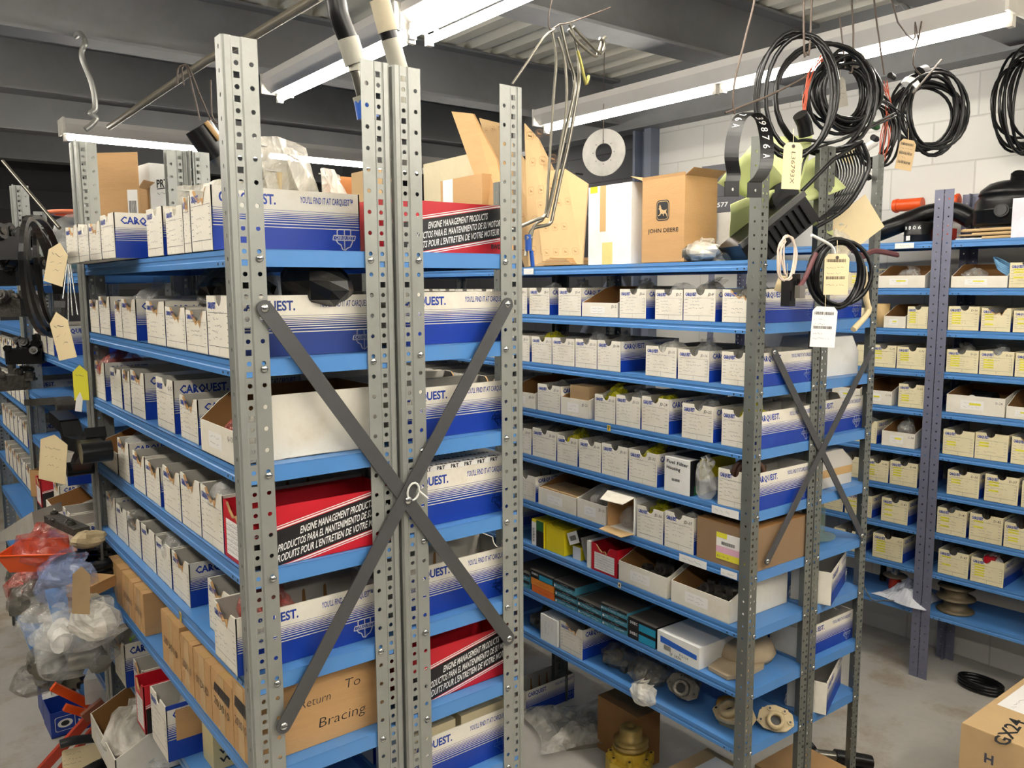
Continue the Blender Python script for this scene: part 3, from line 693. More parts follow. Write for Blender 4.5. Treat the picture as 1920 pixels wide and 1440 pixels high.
m = M(); carton(m, .075, .09, .11, mat('wrinkled_yellow_card', (206, 190, 140), .6, var=.1), tape=False)
for k in range(3): m.text('WIS', (.0385, .012, .055-.02*k), (0, 1, 0), (0, 0, 1), .012, BLACKINK, width=.05, bold=.03)
o = m.build('carton'); place(o, FA, .41, .04, ZA[6]+.001); tag(o, 'small wrinkled cream box printed WIS at the bottom left', 'cardboard box')

# sides seen through the end of the front rack (rack facing away)
G2 = 'parts bins in the right half of the front rack'
FR = "front rack's hidden right side"
RK = [(0, 'r', .104, 3), (1, 's', .104, 3), (2, 's', .104, 3), (3, 's', .112, 3), (4, 's', .108, 3), (5, 'r', .112, 3), (6, 's', .105, 3)]
for si, kind, h, det in RK:
    z = ZR[si]; lst = []; t = .03 if si not in (0,) else .06
    for k in range(1 if si == 0 else 3):
        lst.append((t, t+.125, h, kind if k == 0 else 's', None, dict(detail=det if k == 0 else 0) if (kind == 's' or k) else {})); t += .14
    rowbins(FA, si, z, lst, FR, G2, right=True, d=.006)
# printed sheets lying on the fourth bin of the right half
m = M(); m.box(-.062, .062, 0, .26, 0, .012, PAPER)
for k in range(7):
    for q in range(3): m.text('PRT', (-.055+.04*q, .02+.034*k, .0125), (.3, 1, 0), (-1, .3, 0), .011, BLACKINK, res=1, bold=.03)
for k in range(7): m.text('PRT', (-.0625, .25-.034*k, .002), (0, -1, 0), (0, 0, 1), .008, BLACKINK, res=1, bold=.03)
o = m.build('printed_card'); place(o, FA, .095, 2*DP-.01, ZR[3]+.112, True); tag(o, 'white card printed with PRT lying on a striped bin behind the brace', 'printed card')
m = M()
for k in range(2): m.box(-.055, .055, .01+.13*k, .125+.13*k, 0, .032, mat('cream_card', (196, 184, 150), .65, var=.05)); m.quad((-.02, .02+.13*k, .0325), (.03, .02+.13*k, .0325), (.03, .10+.13*k, .0325), (-.02, .10+.13*k, .0325), PENINK) if 0 else None
for k in range(2):
    m = M(); m.box(-.055, .055, 0, .12, 0, .05, mat('cream_card', (196, 184, 150), .65, var=.05)); m.box(-.012, .012, -.0006, .1206, .0, .0508, TAPE)
    o = m.build('small_box'); place(o, FA, .095, 2*DP-.01-.006-.135*k, ZR[6]+.07, True); tag(o, ['cream box in the lowest right bin, nearer the slim right post', 'cream box in the lowest right bin, nearer the doubled posts'][k], 'cardboard box', 'cream boxes in the lowest right bin')

# middle rack bins, aisle side
G3 = 'parts bins on the aisle side of the middle rack'
MR = 'middle rack'
rowbins(FB, 1, ZB[1], [(.005, .130, .096, 's', 'JD-9'), (.156, .279, .096, 's', 'JD-8'), (.283, .398, .094, 's', 'JD-7'), (.439, .560, .096, 's', 'JD-6'), (.569, .75, .049, 't', 'JD-5'), (.756, .880, .1, 's', 'JD-4'), (.933, 1.054, .1, 's', 'JD-3'), (1.07, 1.19, .1, 's', 'JD-2')], MR, G3)
rowbins(FB, 2, ZB[2], [(.005, .127, .097, 's', 'JD-18'), (.174, .297, .094, 's', 'JD-16'), (.304, .436, .097, 's', 'JD-15', dict(dark=True)), (.554, .668, .103, 's', 'JD-14'), (.672, .785, .102, 's', 'JD-13'), (.790, .915, .1, 's', 'JD-12'), (.92, 1.04, .099, 's', 'JD-11'), (1.055, 1.18, .1, 's', 'JD-10')], MR, G3)
rowbins(FB, 3, ZB[3], [(.005, .121, .108, 's', 'JD-26'), (.153, .276, .109, 's', 'JD-25'), (.332, .451, .112, 's', 'JD-24'), (.458, .572, .104, 's', 'JD-23'), (.576, .680, .095, 's', 'JD-22'), (.713, .866, .066, 't', 'JD-21'), (.870, 1.004, .102, 's', 'JD-20'), (1.02, 1.19, .06, 't', 'JD-19')], MR, G3)
rowbins(FB, 4, ZB[4], [(.005, .129, .112, 's', 'JD-34', dict(dark=True)), (.379, .507, .110, 's', 'JD-32', dict(dark=True)), (.514, .641, .110, 's', 'JD-31'), (.647, .762, .106, 's', 'JD-30'), (.772, .886, .102, 's', 'JD-29'), (.894, 1.036, .11, 's', 'JD-28'), (1.045, 1.17, .1, 's', 'JD-27')], MR, G3)
rowbins(FB, 5, ZB[5], [(.219, .341, .118, 's', 'JD-37'), (.348, .466, .111, 's', 'JD-36'), (.618, .770, .07, 't', 'JD-35', dict(kraft=False)), (.778, 1.0, .066, 't'), (1.02, 1.15, .1, 's')], MR, G3)
rowbins(FB, 6, ZB[6], [(.075, .308, .07, 't', None, dict(back=.12)), (.325, .551, .07, 't', None, dict(back=.12)), (.560, .692, .10, 'r')], MR, G3)
rowbins(FB, 8, ZB[8], [(.743, .872, .115, 's', None, dict(d=.01))], MR, G3)
def plain(name, fr, t, d, z, W_, D, H, mt, label, cat, fn=None, right=False, yaw=0., group=None, tape=False):
    m = M(); m.box(-W_/2, W_/2, 0, D, 0, H, mt)
    if fn: fn(m, W_, D, H)
    o = m.build(name); place(o, fr, t, d, z+.001, right, yaw); tag(o, label, cat, group); return o
# box lettered by hand on the fifth shelf, brown carton with a shipping label on the sixth
def fuel(m, W_, D, H):
    m.quad((W_/2+.0004, .001, 0), (W_/2+.0004, .045, 0), (W_/2+.0004, .045, H), (W_/2+.0004, .001, H), BLACKCARD)
    m.quad((W_/2+.0006, .02, .0), (W_/2+.0006, .045, .0), (W_/2+.0006, .045, .03), (W_/2+.0006, .02, .03), GREENCARD)
    m.quad((W_/2+.0004, .045, .045), (W_/2+.0004, D, .045), (W_/2+.0004, D, H), (W_/2+.0004, .045, H), YELLOWCARD)
    m.quad((-W_/2, .04, H+.0004), (W_/2, .04, H+.0004), (W_/2, D, H+.0004), (-W_/2, D, H+.0004), BLACKCARD)
    for i, s in enumerate(('Fuel Filter', 'Housing')): m.text(s, (-W_*.42, -.0006, H*(.84-.17*i)), (1, 0, -.04), (0, 0, 1), .0105, BLACKINK, width=[W_*.86, W_*.55][i], bold=.02, shear=.1)
    barcode(m, -W_*.2, .0, H*.34, W_*.3, .008, -.0006)
def barcode(m, x, _, z, w_, h_, y, mt=None):
    rnd = random.Random(int(x*1e4)+7); a = x
    while a < x+w_:
        b = a+rnd.uniform(.0006, .0018); m.quad((a, y, z), (b, y, z), (b, y, z+h_), (a, y, z+h_), mt or BLACKINK); a = b+rnd.uniform(.0006, .0014)
plain('filter_box', FB, .291, .004, ZB[4], .106, .22, .112, WHITE2, 'white box lettered Fuel Filter Housing beside a hanging clear bag', 'cardboard box', fuel)
PINK = mat('pink_label', (214, 168, 188), .6)
def shiplabel(m, W_, D, H):
    m.box(-W_/2+.0005, W_/2-.0005, .001, D-.001, H, H+.002, KDARK); x0, x1 = -W_*.12, W_*.46
    m.quad((x0, -.0006, .018), (x1, -.0006, .018), (x1, -.0006, .10), (x0, -.0006, .10), PAPER)
    m.quad((x0, -.001, .018), (x1, -.001, .018), (x1, -.001, .038), (x0, -.001, .038), HILITE); m.quad((x0, -.001, .038), (x1, -.001, .038), (x1, -.001, .058), (x0, -.001, .058), PINK)
    m.quad((x0, -.001, .084), (x0+.04, -.001, .084), (x0+.04, -.001, .10), (x0, -.001, .10), HILITE); m.quad((x1-.02, -.001, .08), (x1, -.001, .08), (x1, -.001, .10), (x1-.02, -.001, .10), HILITE)
    m.text('77', (x1-.017, -.0014, .083), (1, 0, 0), (0, 0, 1), .011, PENINK); barcode(m, x0+.02, 0, .064, .05, .010, -.0012)
    m.text('RG * 76 - 76', (x0+.006, -.0014, .024), (1, 0, 0), (0, 0, 1), .006, PENINK, res=1)
plain('carton', FB, .106, .006, ZB[5], .20, .287, .128, mat('grey_brown_card', (138, 112, 84), .7, var=.06), 'brown carton with a yellow and pink shipping label on the middle rack', 'cardboard box', shiplabel)
# cartons sitting in the low trays
for (si, t, wd, dp, h, d, lb) in ((3, .789, .105, .15, .058, .03, 'small brown carton standing in the JD-21 tray'), (5, .835, .10, .12, .062, .014, 'small brown carton in the wide sixth-shelf tray, nearer'), (5, .942, .10, .12, .062, .014, 'small brown carton in the wide sixth-shelf tray, farther')):
    m = M(); carton(m, wd, dp, h, KRAFT2, tape=False)
    o = m.build('carton'); place(o, FB, t, d, ZB[si]+(.052 if si == 3 else .006)); tag(o, lb, 'cardboard box')
# white carton lying open on its side
m = M(); t_ = .0025; W_, D, H = .13, .12, .13
m.box(-W_/2, W_/2, 0, D, 0, t_, WHITE2); m.box(-W_/2, -W_/2+t_, 0, D, 0, H, KRAFT); m.box(W_/2-t_, W_/2, 0, D, 0, H, WHITE2); m.box(-W_/2, W_/2, D-t_, D, 0, H, KDARK); m.box(-W_/2, W_/2, 0, D, H-t_, H, WHITE)
m.prism([(-W_/2, 0, H), (W_/2, 0, H), (W_/2-.01, -.045, H-.018), (-W_/2+.01, -.045, H-.022)], (0, 0, .002), WHITE)
m.prism([(-W_/2, 0, .004), (W_/2, 0, .004), (W_/2-.01, -.05, .0), (-W_/2+.01, -.05, .004)], (0, 0, .002), KRAFT2)
o = m.build('carton'); place(o, FB, .543, .004, ZB[5]+.001); tag(o, 'white carton lying on its side with flaps open toward the aisle', 'cardboard box')
bag(FB, .555, .06, ZB[5]+.004, .075, .07, .075, 'clear bag stuffed in the white carton with open flaps', seed=31, flap=False)
# seventh shelf: yellow and black boxes
def ylw(m, W_, D, H):
    m.quad((-W_/2, -.0005, 0), (-W_*.12, -.0005, 0), (-W_*.12, -.0005, H*.9), (-W_/2, -.0005, H*.9), PAPER)
    m.quad((-W_*.12, -.0005, 0), (W_/2, -.0005, 0), (W_/2, -.0005, H*.62), (-W_*.12, -.0005, H*.62), BLACKCARD); m.quad((-W_*.12, -.0005, H*.62), (W_/2, -.0005, H*.62), (W_/2, -.0005, H), (-W_*.12, -.0005, H), GREENCARD)
    for k in range(9): m.quad((-W_*.42, -.0008, H*(.15+.06*k)), (-W_*.25, -.0008, H*(.15+.06*k)), (-W_*.25, -.0008, H*(.175+.06*k)), (-W_*.42, -.0008, H*(.175+.06*k)), BLACKINK)
plain('filter_box', FB, 1.01, .01, ZB[6], .075, .11, .105, YELLOWCARD, 'yellow box with black and green end at the far seventh shelf', 'cardboard box', ylw)
plain('filter_box', FB, .91, .015, ZB[6], .11, .12, .10, YELLOWCARD, 'large plain yellow box on the seventh shelf of the middle rack', 'cardboard box')
plain('small_box', FB, .80, .03, ZB[6], .045, .10, .048, YELLOWCARD, 'small yellow box with white end under a tilted black box', 'cardboard box', lambda m, W_, D, H: m.quad((-W_/2, -.0005, 0), (W_/2, -.0005, 0), (W_/2, -.0005, H), (-W_/2, -.0005, H), PAPER))
def blk(m, W_, D, H):
    m.quad((-W_/2, -.0005, 0), (W_/2, -.0005, 0), (W_/2, -.0005, H), (-W_/2, -.0005, H), PAPER); barcode(m, -W_*.3, 0, H*.3, W_*.6, H*.4, -.001)
o = plain('small_box', FB, .80, .02, ZB[6]+.062, .06, .10, .045, BLACKCARD, 'black box with a barcode end tilted on top of smaller boxes', 'cardboard box', blk); o.rotation_euler.y = -.42
o = plain('small_box', FB, .742, .03, ZB[6]+.012, .018, .11, .085, mat('dust_card', (150, 146, 138), .7), 'thin grey box leaning left beside the red bin', 'cardboard box'); o.rotation_euler.y = -.38
plain('small_box', FB, .706, .005, ZB[6], .018, .15, .10, WHITE2, 'thin white box standing against the red bin', 'cardboard box')
# eighth shelf: stacks of flat gasket boxes
def flat(t0, t1, z, h, kind, label, d=.004, D=.2):
    W_ = t1-t0; m = M(); top = mat('dusty_black_card', (70, 66, 60), .7, var=.15)
    body = {'teal': TEALCARD, 'orange': ORANGECARD, 'black': BLACKCARD, 'dor': mat('deep_orange_card', (216, 104, 36), .5)}[kind]
    m.box(-W_/2, W_/2, 0, D, 0, h, body if kind != 'black' else BLACKCARD); m.quad((-W_/2, 0, h+.0004), (W_/2, 0, h+.0004), (W_/2, D, h+.0004), (-W_/2, D, h+.0004), top)
    y = -.0005
    if kind == 'teal':
        m.quad((-W_/2, y, h*.62), (W_/2, y, h*.62), (W_/2, y, h), (-W_/2, y, h), BLACKCARD); m.scrib((-W_*.25, y-.0003, h*.8), (1, 0, 0), (0, 0, 1), W_*.45, h*.2, WHITEINK, random.Random(3), .0008)
        m.scrib((-W_*.4, y-.0003, h*.3), (1, 0, 0), (0, 0, 1), W_*.8, h*.26, WHITEINK, random.Random(int(t0*999)), .0012)
        m.cyl((-W_*.44, y-.0004, h*.3), (-W_*.44, y, h*.3), h*.16, WHITEINK, 10)
    elif kind == 'black':
        m.quad((0 - W_*.1, y, h*.05), (W_/2, y, h*.05), (W_/2, y, h*.75), (-W_*.1, y, h*.75), mat('bright_teal', (30, 140, 176), .4)); m.text('DISEC', (-W_*.42, y-.0004, h*.45), (1, 0, 0), (0, 0, 1), h*.26, WHITEINK, width=W_*.27, bold=.02, res=1)
    else: m.scrib((-W_*.35, y-.0003, h*.45), (1, 0, 0), (0, 0, 1), W_*.7, h*.3, BLACKINK, random.Random(int(t0*777)), .0008)
    o = m.build('gasket_box'); place(o, FB, (t0+t1)/2, d, z); tag(o, label, 'cardboard box', 'flat gasket boxes on the eighth shelf')
z8 = ZB[7]+.001; hh = .0275
flat(.371, .50, z8, .036, 'black', 'black and bright teal flat box, lower of two beside the white box'); flat(.371, .50, z8+.037, .036, 'black', 'black and bright teal flat box, upper of two beside the white box')
for i, (a, b) in enumerate([(.505, .632), (.636, .764), (.768, .896)]):
    flat(a, b, z8, hh, 'teal', 'teal flat box at the bottom of the stack, %s from the black boxes' % ['first', 'second', 'third'][i])
    flat(a, b, z8+hh+.001, hh, 'teal', 'teal flat box in the middle layer, %s from the black boxes' % ['first', 'second', 'third'][i])
flat(.507, .640, z8+2*hh+.002, .022, 'teal', 'teal flat box topping the stack next to the black boxes'); flat(.78, .905, z8+2*hh+.002, .030, 'teal', 'teal flat box topping the stack beside the orange boxes')
flat(.902, 1.04, z8, hh, 'dor', 'deep orange flat box at the bottom of its stack'); flat(.906, 1.045, z8+hh+.001, hh, 'orange', 'amber flat box in the middle of the orange stack')
flat(.91, 1.05, z8+2*hh+.002, .03, 'black', 'black flat box on top of the orange stack')
flat(1.055, 1.19, z8, .03, 'teal', 'teal flat box lowest at the far end of the eighth shelf'); flat(1.055, 1.19, z8+.031, .03, 'teal', 'teal flat box topmost at the far end of the eighth shelf')
def wb(m, W_, D, H):
    m.quad((-W_*.42, -.0005, H*.50), (W_*.45, -.0005, H*.40), (W_*.45, -.0005, H*.62), (-W_*.42, -.0005, H*.80), mat('label_blue', (40, 96, 190), .4)); barcode(m, -W_*.33, 0, H*.22, W_*.16, H*.22, -.0006)
    m.text('EG-114', (W_*.05, -.0007, H*.24), (1, 0, -.05), (0, 0, 1), .0085, BLACKINK, res=1); m.text('LP 187H', (-W_*.18, -.0007, H*.08), (1, 0, -.05), (0, 0, 1), .010, BLACKINK, res=1)
plain('filter_box', FB, .274, .004, ZB[7], .178, .20, .072, WHITE2, 'long white box with a blue label at the right of the flat boxes', 'cardboard box', wb)
# ninth shelf
plain('small_box', FB, .935, .006, ZB[8], .105, .16, .105, WHITE2, 'narrow white box with faint writing on the ninth shelf', 'cardboard box', lambda m, W_, D, H: [m.scrib((-W_*.2+.02*k, -.0006, H*.3), (0, 0, 1), (1, 0, 0), H*.5, .012, PENINK, random.Random(k), .0008) for k in range(3)])
heap(FB, 1.07, .09, ZB[8]+.001, .13, .12, .11, 'grey cast housing at the far end of the ninth shelf', CAST, seed=4)

# middle rack, right-hand half seen end on
G4 = 'parts bins in the right half of the middle rack'
MH = "middle rack's right half"
rowbins(FB, 1, ZB[1], [(.05, .17, .098, 's'), (.18, .3, .098, 's')], MH, G4, right=True, detail=2)
rowbins(FB, 3, ZB[3], [(.03, .155, .108, 's'), (.165, .29, .1, 's')], MH, G4, right=True, detail=2)
rowbins(FB, 7, ZB[7], [(.03, .155, .10, 's'), (.165, .29, .1, 's')], MH, G4, right=True, detail=2)
add_bin(FB, .06, .185, ZB[6], .108, 's', None, right=True, d=.03, D=.25, yaw=.38, label='striped bin turned askew below the glass jar', group=G4, detail=2)
add_bin(FB, .06, .185, ZB[8], .108, 's', None, right=True, d=.03, D=.25, yaw=.38, label='striped bin turned askew on the lowest shelf near the floor', group=G4, detail=2)
m = M(); m.prism([(0, .02, 0), (0, .28, 0), (0, .28, .07), (0, .24, .125), (0, .05, .125), (0, .02, .06)], (.13, 0, 0), WHITE2)
o = m.build('carton', loc=P(FB, .04, 2*DP-.30, ZB[2]+.001), rz=-FB[2]-math.pi/2+math.pi/2); tag(o, 'plain white box with a sloped corner behind the hanging paper tag', 'cardboard box')
o.rotation_euler.z = -FB[2]; o.data.transform(Matrix(((0, 1, 0, 0), (1, 0, 0, 0), (0, 0, 1, 0), (0, 0, 0, 1)))); o.data.flip_normals()
m = M(); m.prism([(.02, 0, 0), (.26, 0, 0), (.26, 0, .075), (.20, 0, .12), (.02, 0, .12)], (0, .14, 0), mat('grey_white_card', (196, 192, 184), .7, var=.05)); m.box(.02, .26, -.0008, 0, .035, .06, TAPE)
o = m.build('carton', loc=P(FB, .04, DP+.015, ZB[4]+.001), rz=-FB[2]); tag(o, 'off-white taped box right of the brace crossing', 'cardboard box')
jar = M(); jar.lathe([(.0, .002), (.05, .002), (.062, .008), (.062, .014), (.03, .018), (.028, .02), (.028, .105), (.022, .112), (.022, .12)], GLASS, 24); o = jar.build('glass_jar', loc=P(FB, .09, DP+.16, ZB[5]+.001)); tag(o, 'green glass jar on a round foot between the end posts', 'jar')
for t_, z_, k in ((.03, ZB[6], 0), (.17, ZB[7], 1)): pass
m = M(); bin_tray(m, .16, .24, .11, R, None, back=.115); o = m.build('parts_tray'); place(o, FB, .0, 0, 0)
bpy.data.objects.remove(o)

# wall rack bins
G5 = 'parts bins on the wall rack'
def crow(si, lst, where='wall rack'):
    L_ = [b for b in lst if b[0] >= 0]; R_ = [b for b in lst if b[0] < 0]
    rowbins(FC, si, ZC[si], sorted(L_), 'left wall rack', G5, hil=True, detail=1)
    rs = sorted(R_, key=lambda b: -b[1])
    # nearest end of the right unit lies outside the frame: number from the paired posts
    for k, b in enumerate(rs):
        ex = dict(b[5]) if len(b) > 5 else {}
        kw = dict(hil=True); 
        if b[3] == 's': kw['detail'] = 1
        kw.update(ex); code = b[4] if len(b) > 4 else None
        add_bin(FC, b[0], b[1], ZC[si], b[2], b[3], code, label='%s%s, %s right of paired posts, %s shelf, wall rack' % ({'s': 'white parts bin', 't': 'low white tray'}[b[3]], (' marked '+code) if code else '', ORD[k] if k else 'first', SHN[si]), group=G5, **kw)
S_ = 's'; T_ = 't'
crow(1, [(.066, .278, .056, T_), (.30, .42, .09, S_), (-.268, -.045, .050, T_), (-.40, -.274, .104, S_), (-.55, -.41, .1, S_)])
crow(2, [(.045, .135, .10, S_), (.142, .242, .054, T_), (.34, .45, .09, S_), (-.167, -.042, .104, S_, 'D-16'), (-.290, -.176, .099, S_), (-.43, -.30, .09, S_, None, {}), (-.57, -.44, .1, S_)])
crow(3, [(.045, .173, .100, S_, 'C-76'), (.178, .290, .103, S_, 'C-75'), (.32, .44, .1, S_), (-.175, -.045, .099, S_, 'D-20'), (-.312, -.180, .102, S_, 'D-21'), (-.45, -.318, .1, S_), (-.59, -.46, .1, S_)])
crow(4, [(.043, .157, .108, S_, 'C-32'), (.187, .332, .066, T_, 'C-31'), (.34, .48, .066, T_), (-.290, -.055, .08, T_, 'D-28'), (-.43, -.296, .052, T_), (-.58, -.45, .1, S_)])
crow(5, [(.072, .225, .070, T_, 'C-38'), (.25, .36, .108, S_), (.38, .49, .1, S_), (-.179, -.050, .112, S_), (-.313, -.183, .116, S_), (-.45, -.325, .116, S_), (-.6, -.47, .1, S_)])
crow(6, [(.053, .178, .112, S_, 'D-44'), (.186, .298, .104, S_, 'C-43'), (.31, .43, .1, S_), (-.210, -.078, .112, S_, 'D-36'), (-.362, -.232, .118, S_, 'D-37'), (-.50, -.375, .112, S_), (-.64, -.51, .1, S_)])
crow(7, [(.086, .210, .114, S_, 'C-45'), (.256, .39, .105, S_), (.40, .52, .1, S_), (-.168, -.044, .118, S_, 'D-41'), (-.313, -.181, .12, S_, 'D-42'), (-.45, -.319, .108, S_), (-.6, -.46, .1, S_)])
crow(8, [(.100, .243, .118, S_, 'C-1'), (.30, .44, .1, S_), (-.187, -.059, .112, S_, 'D-47'), (-.329, -.197, .11, S_), (-.6, -.47, .1, S_)])
crow(9, [(-.58, -.455, .12, S_)])

# far racks at the left edge
G6 = 'parts bins on the far left racks'
FFL = 'far rack at the left edge'
def urow(base, si, z, lst):
    for k, b in enumerate(lst):
        kw = {}
        if b[3] == 's': kw = dict(detail=1)
        add_bin(FA, base+b[0], base+b[1], z, b[2], b[3], None, label='%s, %s along the %s-up row, %s' % (LOOK[b[3]], ORD[k], SHN[si], 'far left rack' if base < 2 else 'farthest left rack'), group=G6, d=b[4] if len(b) > 4 else .0, **kw)
b1 = UL+.05; b2 = 2*UL+.08
urow(b1, 4, ZU[3], [(.10, .23, .1, 's', -.05), (.24, .36, .1, 's'), (.37, .49, .1, 's')])
urow(b1, 5, ZU[4], [(.02, .15, .10, 's', -.05), (.17, .29, .10, 's', -.04), (.33, .55, .07, 't', -.05), (.60, .72, .1, 's'), (.73, .84, .1, 'r', -.04)])
urow(b1, 3, ZU[1], [(.5, .62, .1, 's'), (.64, .76, .1, 's'), (.8, .92, .1, 's')])
for q, z in ((2, 1.50), (3, 1.34), (4, 1.16), (5, .97)):
    urow(b2, q, z, [(.05+.14*k, .17+.14*k, .1, 's') for k in range(6)])
# bins glimpsed through the front rack on the far half of the middle rack
rowbins(FB, 1, ZB[1], [(1.30+.14*k, 1.42+.14*k, .095, 's') for k in range(7)], 'far half of middle rack', 'bins on the far half of the middle rack', detail=1)
for si_ in (2, 3, 4, 5, 6): rowbins(FB, si_, ZB[si_], [(1.27+.145*k, 1.39+.145*k, .095, 's') for k in range(6)], 'far half of middle rack', 'bins on the far half of the middle rack', detail=0)

# ------------------------------------------------------------------ things on top of the racks
def boxat(name, p0, W_, D, H, rz, mt, label, cat='cardboard box', fn=None, group=None):
    m = M(); m.box(0, W_, 0, D, 0, H, mt)
    if fn: fn(m, W_, D, H)
    o = m.build(name, loc=p0, rz=rz); tag(o, label, cat, group); return o
def open_box(name, p0, W_, D, H, rz, mt, inner, label, flaps=(), fn=None):
    """open carton; flaps: (side, angle from horizontal, length, lean)"""
    m = M(); t = .003
    m.box(0, W_, 0, t, 0, H, mt); m.box(0, W_, D-t, D, 0, H, mt); m.box(0, t, t, D-t, 0, H, mt); m.box(W_-t, W_, t, D-t, 0, H, mt); m.box(0, W_, 0, D, 0, t, mt)
    m.quad((t, t+.0004, t), (W_-t, t+.0004, t), (W_-t, t+.0004, H), (t, t+.0004, H), inner)
    if fn: fn(m, W_, D, H)
    e = thing(name, p0, rz); m.build('box_body', e)
    for side, ang, ln in flaps:
        c, s = math.cos(ang)*ln, math.sin(ang)*ln; f = M()
        q = {'f': [(0, 0, H), (W_, 0, H), (W_, -c, H+s), (0, -c, H+s)], 'b': [(0, D, H), (W_, D, H), (W_, D+c, H+s), (0, D+c, H+s)],
             'l': [(0, 0, H), (0, D, H), (-c, D, H+s), (-c, 0, H+s)], 'r': [(W_, 0, H), (W_, D, H), (W_+c, D, H+s), (W_+c, 0, H+s)]}[side]
        f.prism([Vector(a) for a in q], {'f': (0, t, 0), 'b': (0, -t, 0), 'l': (t, 0, 0), 'r': (-t, 0, 0)}[side], mt, inner); f.build('flap', e)
    tag(e, label, 'cardboard box'); return e
DEER = [(.18, .66), (.25, .74), (.20, .86), (.27, .82), (.27, .95), (.33, .82), (.38, .90), (.36, .77), (.42, .73), (.43, .64), (.60, .57), (.78, .57), (.88, .64), (.85, .50), (.83, .44), (.90, .36), (.95, .18), (.89, .20), (.82, .33), (.70, .38), (.62, .35), (.66, .26), (.58, .22), (.60, .28), (.52, .37), (.40, .36), (.30, .27), (.14, .25), (.13, .30), (.26, .33), (.32, .41), (.30, .52), (.28, .60), (.22, .62)]
def tri_poly(m, pts, mt):        # concave outline triangulated through mathutils
    from mathutils.geometry import tessellate_polygon
    m.add(pts, [tuple(t) for t in tessellate_polygon([[Vector(p) for p in pts]])], mt)
def rrect(cx, cz, w_, h_, r, y, n=5):
    P_ = []
    for qx, qz, a0 in ((1, 1, 0), (-1, 1, .5), (-1, -1, 1), (1, -1, 1.5)):
        for k in range(n): a = math.pi*(a0+.5*k/(n-1)); P_.append((cx+qx*(w_/2-r)+r*math.cos(a), y, cz+qz*(h_/2-r)+r*math.sin(a)))
    return P_
def badge(m, cx, cz, s, y=-.0006, dark=BLACKINK, light=KRAFT2):
    for k, (sc, mt) in enumerate(((1.0, dark), (.90, light), (.84, dark))):
        p = rrect(cx, cz, s*.86*sc, s*sc, s*.2*sc, y-.0003*k); m.add(p, [tuple(range(len(p)))], mt)
    tri_poly(m, [(cx+(a-.52)*s*.76, y-.0012, cz+(b-.56)*s*.84) for a, b in DEER], light)
# open brown box with a raised flap, far end of the left rack
def lab2(m, W_, D, H):
    m.quad((W_*.72, -.0005, H*.5), (W_*.96, -.0005, H*.5), (W_*.96, -.0005, H*.98), (W_*.72, -.0005, H*.98), PAPER); barcode(m, W_*.75, 0, H*.7, W_*.16, H*.15, -.0008)
OB = ony(184, 402, 1.42); OBr = ony(236, 402, 1.42); h1 = ony(200, 356, 1.42).z-ZU[0]; h2 = ony(200, 290, 1.42).z-ZU[0]-h1; OB.z = ZU[0]+.002
open_box('carton', OB, .135, .12, h1, -.75, KRAFT, KRAFT2, 'open brown box with a tall raised flap, far top left', [('f', 1.57, h2), ('b', 1.4, .05), ('r', .9, .03)], lab2)
def prt(m, W_, D, H):
    for k, z in enumerate((.78, .42)):
        m.text('PRT', (.02, -.0006, z*H), (1, 0, .18), (0, 0, 1), .07*H, BLACKINK, width=W_*.42, bold=.03); m.quad((.02, -.0006, z*H-.006), (.02+W_*.7, -.0006, z*H+.006), (.02+W_*.7, -.0006, z*H+.009), (.02, -.0006, z*H-.003), BLACKINK)
        m.scrib((.02, -.0006, z*H-.02), (1, 0, .18), (0, 0, 1), W_*.7, .012, BLACKINK, random.Random(k), .001)
OB = ony(284, 395, 1.36); OBr = ony(337, 395, 1.36); hh_ = ony(300, 308, 1.36).z-ZU[0]; OB.z = ZU[0]+.002
o = boxat('carton', OB, OBr.x-OB.x, .12, hh_, .1, WHITE2, 'white carton printed PRT tilted before the far middle posts', fn=prt)
# zip bags standing in the top bins
def zipbag(pt, w_, h_, lean, rz, label, mt=BAGT, inner=None, seed=1):
    rnd = random.Random(seed); e = thing('plastic_bag', pt, rz); m = M(); vs = []; fs = []; nu, nv = 8, 8
    for side in (0, 1):
        for i in range(nu+1):
            for j in range(nv+1):
                u = i/nu-.5; v = j/nv; th = .018*math.cos(math.pi*u)*math.sin(math.pi*min(1, v*1.05))
                vs.append((u*w_, (th if side else -th)+lean*v*h_*.6+.006*math.sin(u*11+seed+v*4), v*h_*(1-.12*abs(u))+rnd.uniform(-.002, .002)))
    for s in range(2):
        b = s*(nu+1)*(nv+1)
        for i in range(nu):
            for j in range(nv): fs.append((b+i*(nv+1)+j, b+(i+1)*(nv+1)+j, b+(i+1)*(nv+1)+j+1, b+i*(nv+1)+j+1))
    m.add(vs, fs, mt); m.build('film', e)
    if inner: q = M(); q.box(-w_*.3, w_*.3, lean*h_*.2-.004, lean*h_*.2+.004, h_*.08, h_*.6, inner); q.build('contents', e)
    z = M(); z.box(-w_*.46, w_*.46, lean*h_*.55-.001, lean*h_*.55+.002, h_*.86, h_*.875, WHITE2); z.build('zip_strip', e)
    tag(e, label, 'plastic bag'); return e
def ptop(px, py, Y, z=None):
    p = ony(px, py, Y)
    if z is not None: p.z = z
    return p
zz = ZA[0]+.045
zipbag(ptop(545, 0, .20, zz), .15, .185, .3, .5, 'clear zip bag rising highest behind the top nearest bin', seed=3, inner=MANILA)
zipbag(ptop(590, 0, .19, zz), .13, .165, .5, .9, 'clear zip bag leaning right, second behind the top nearest bin', seed=4)
zipbag(ptop(628, 0, .19, zz), .11, .13, .3, .7, 'short clear bag nearest the doubled posts on the top row', seed=6)
zipbag(ptop(512, 0, .21, zz), .11, .13, -.2, .3, 'clear bag just right of the nearest post on the top row', seed=7)
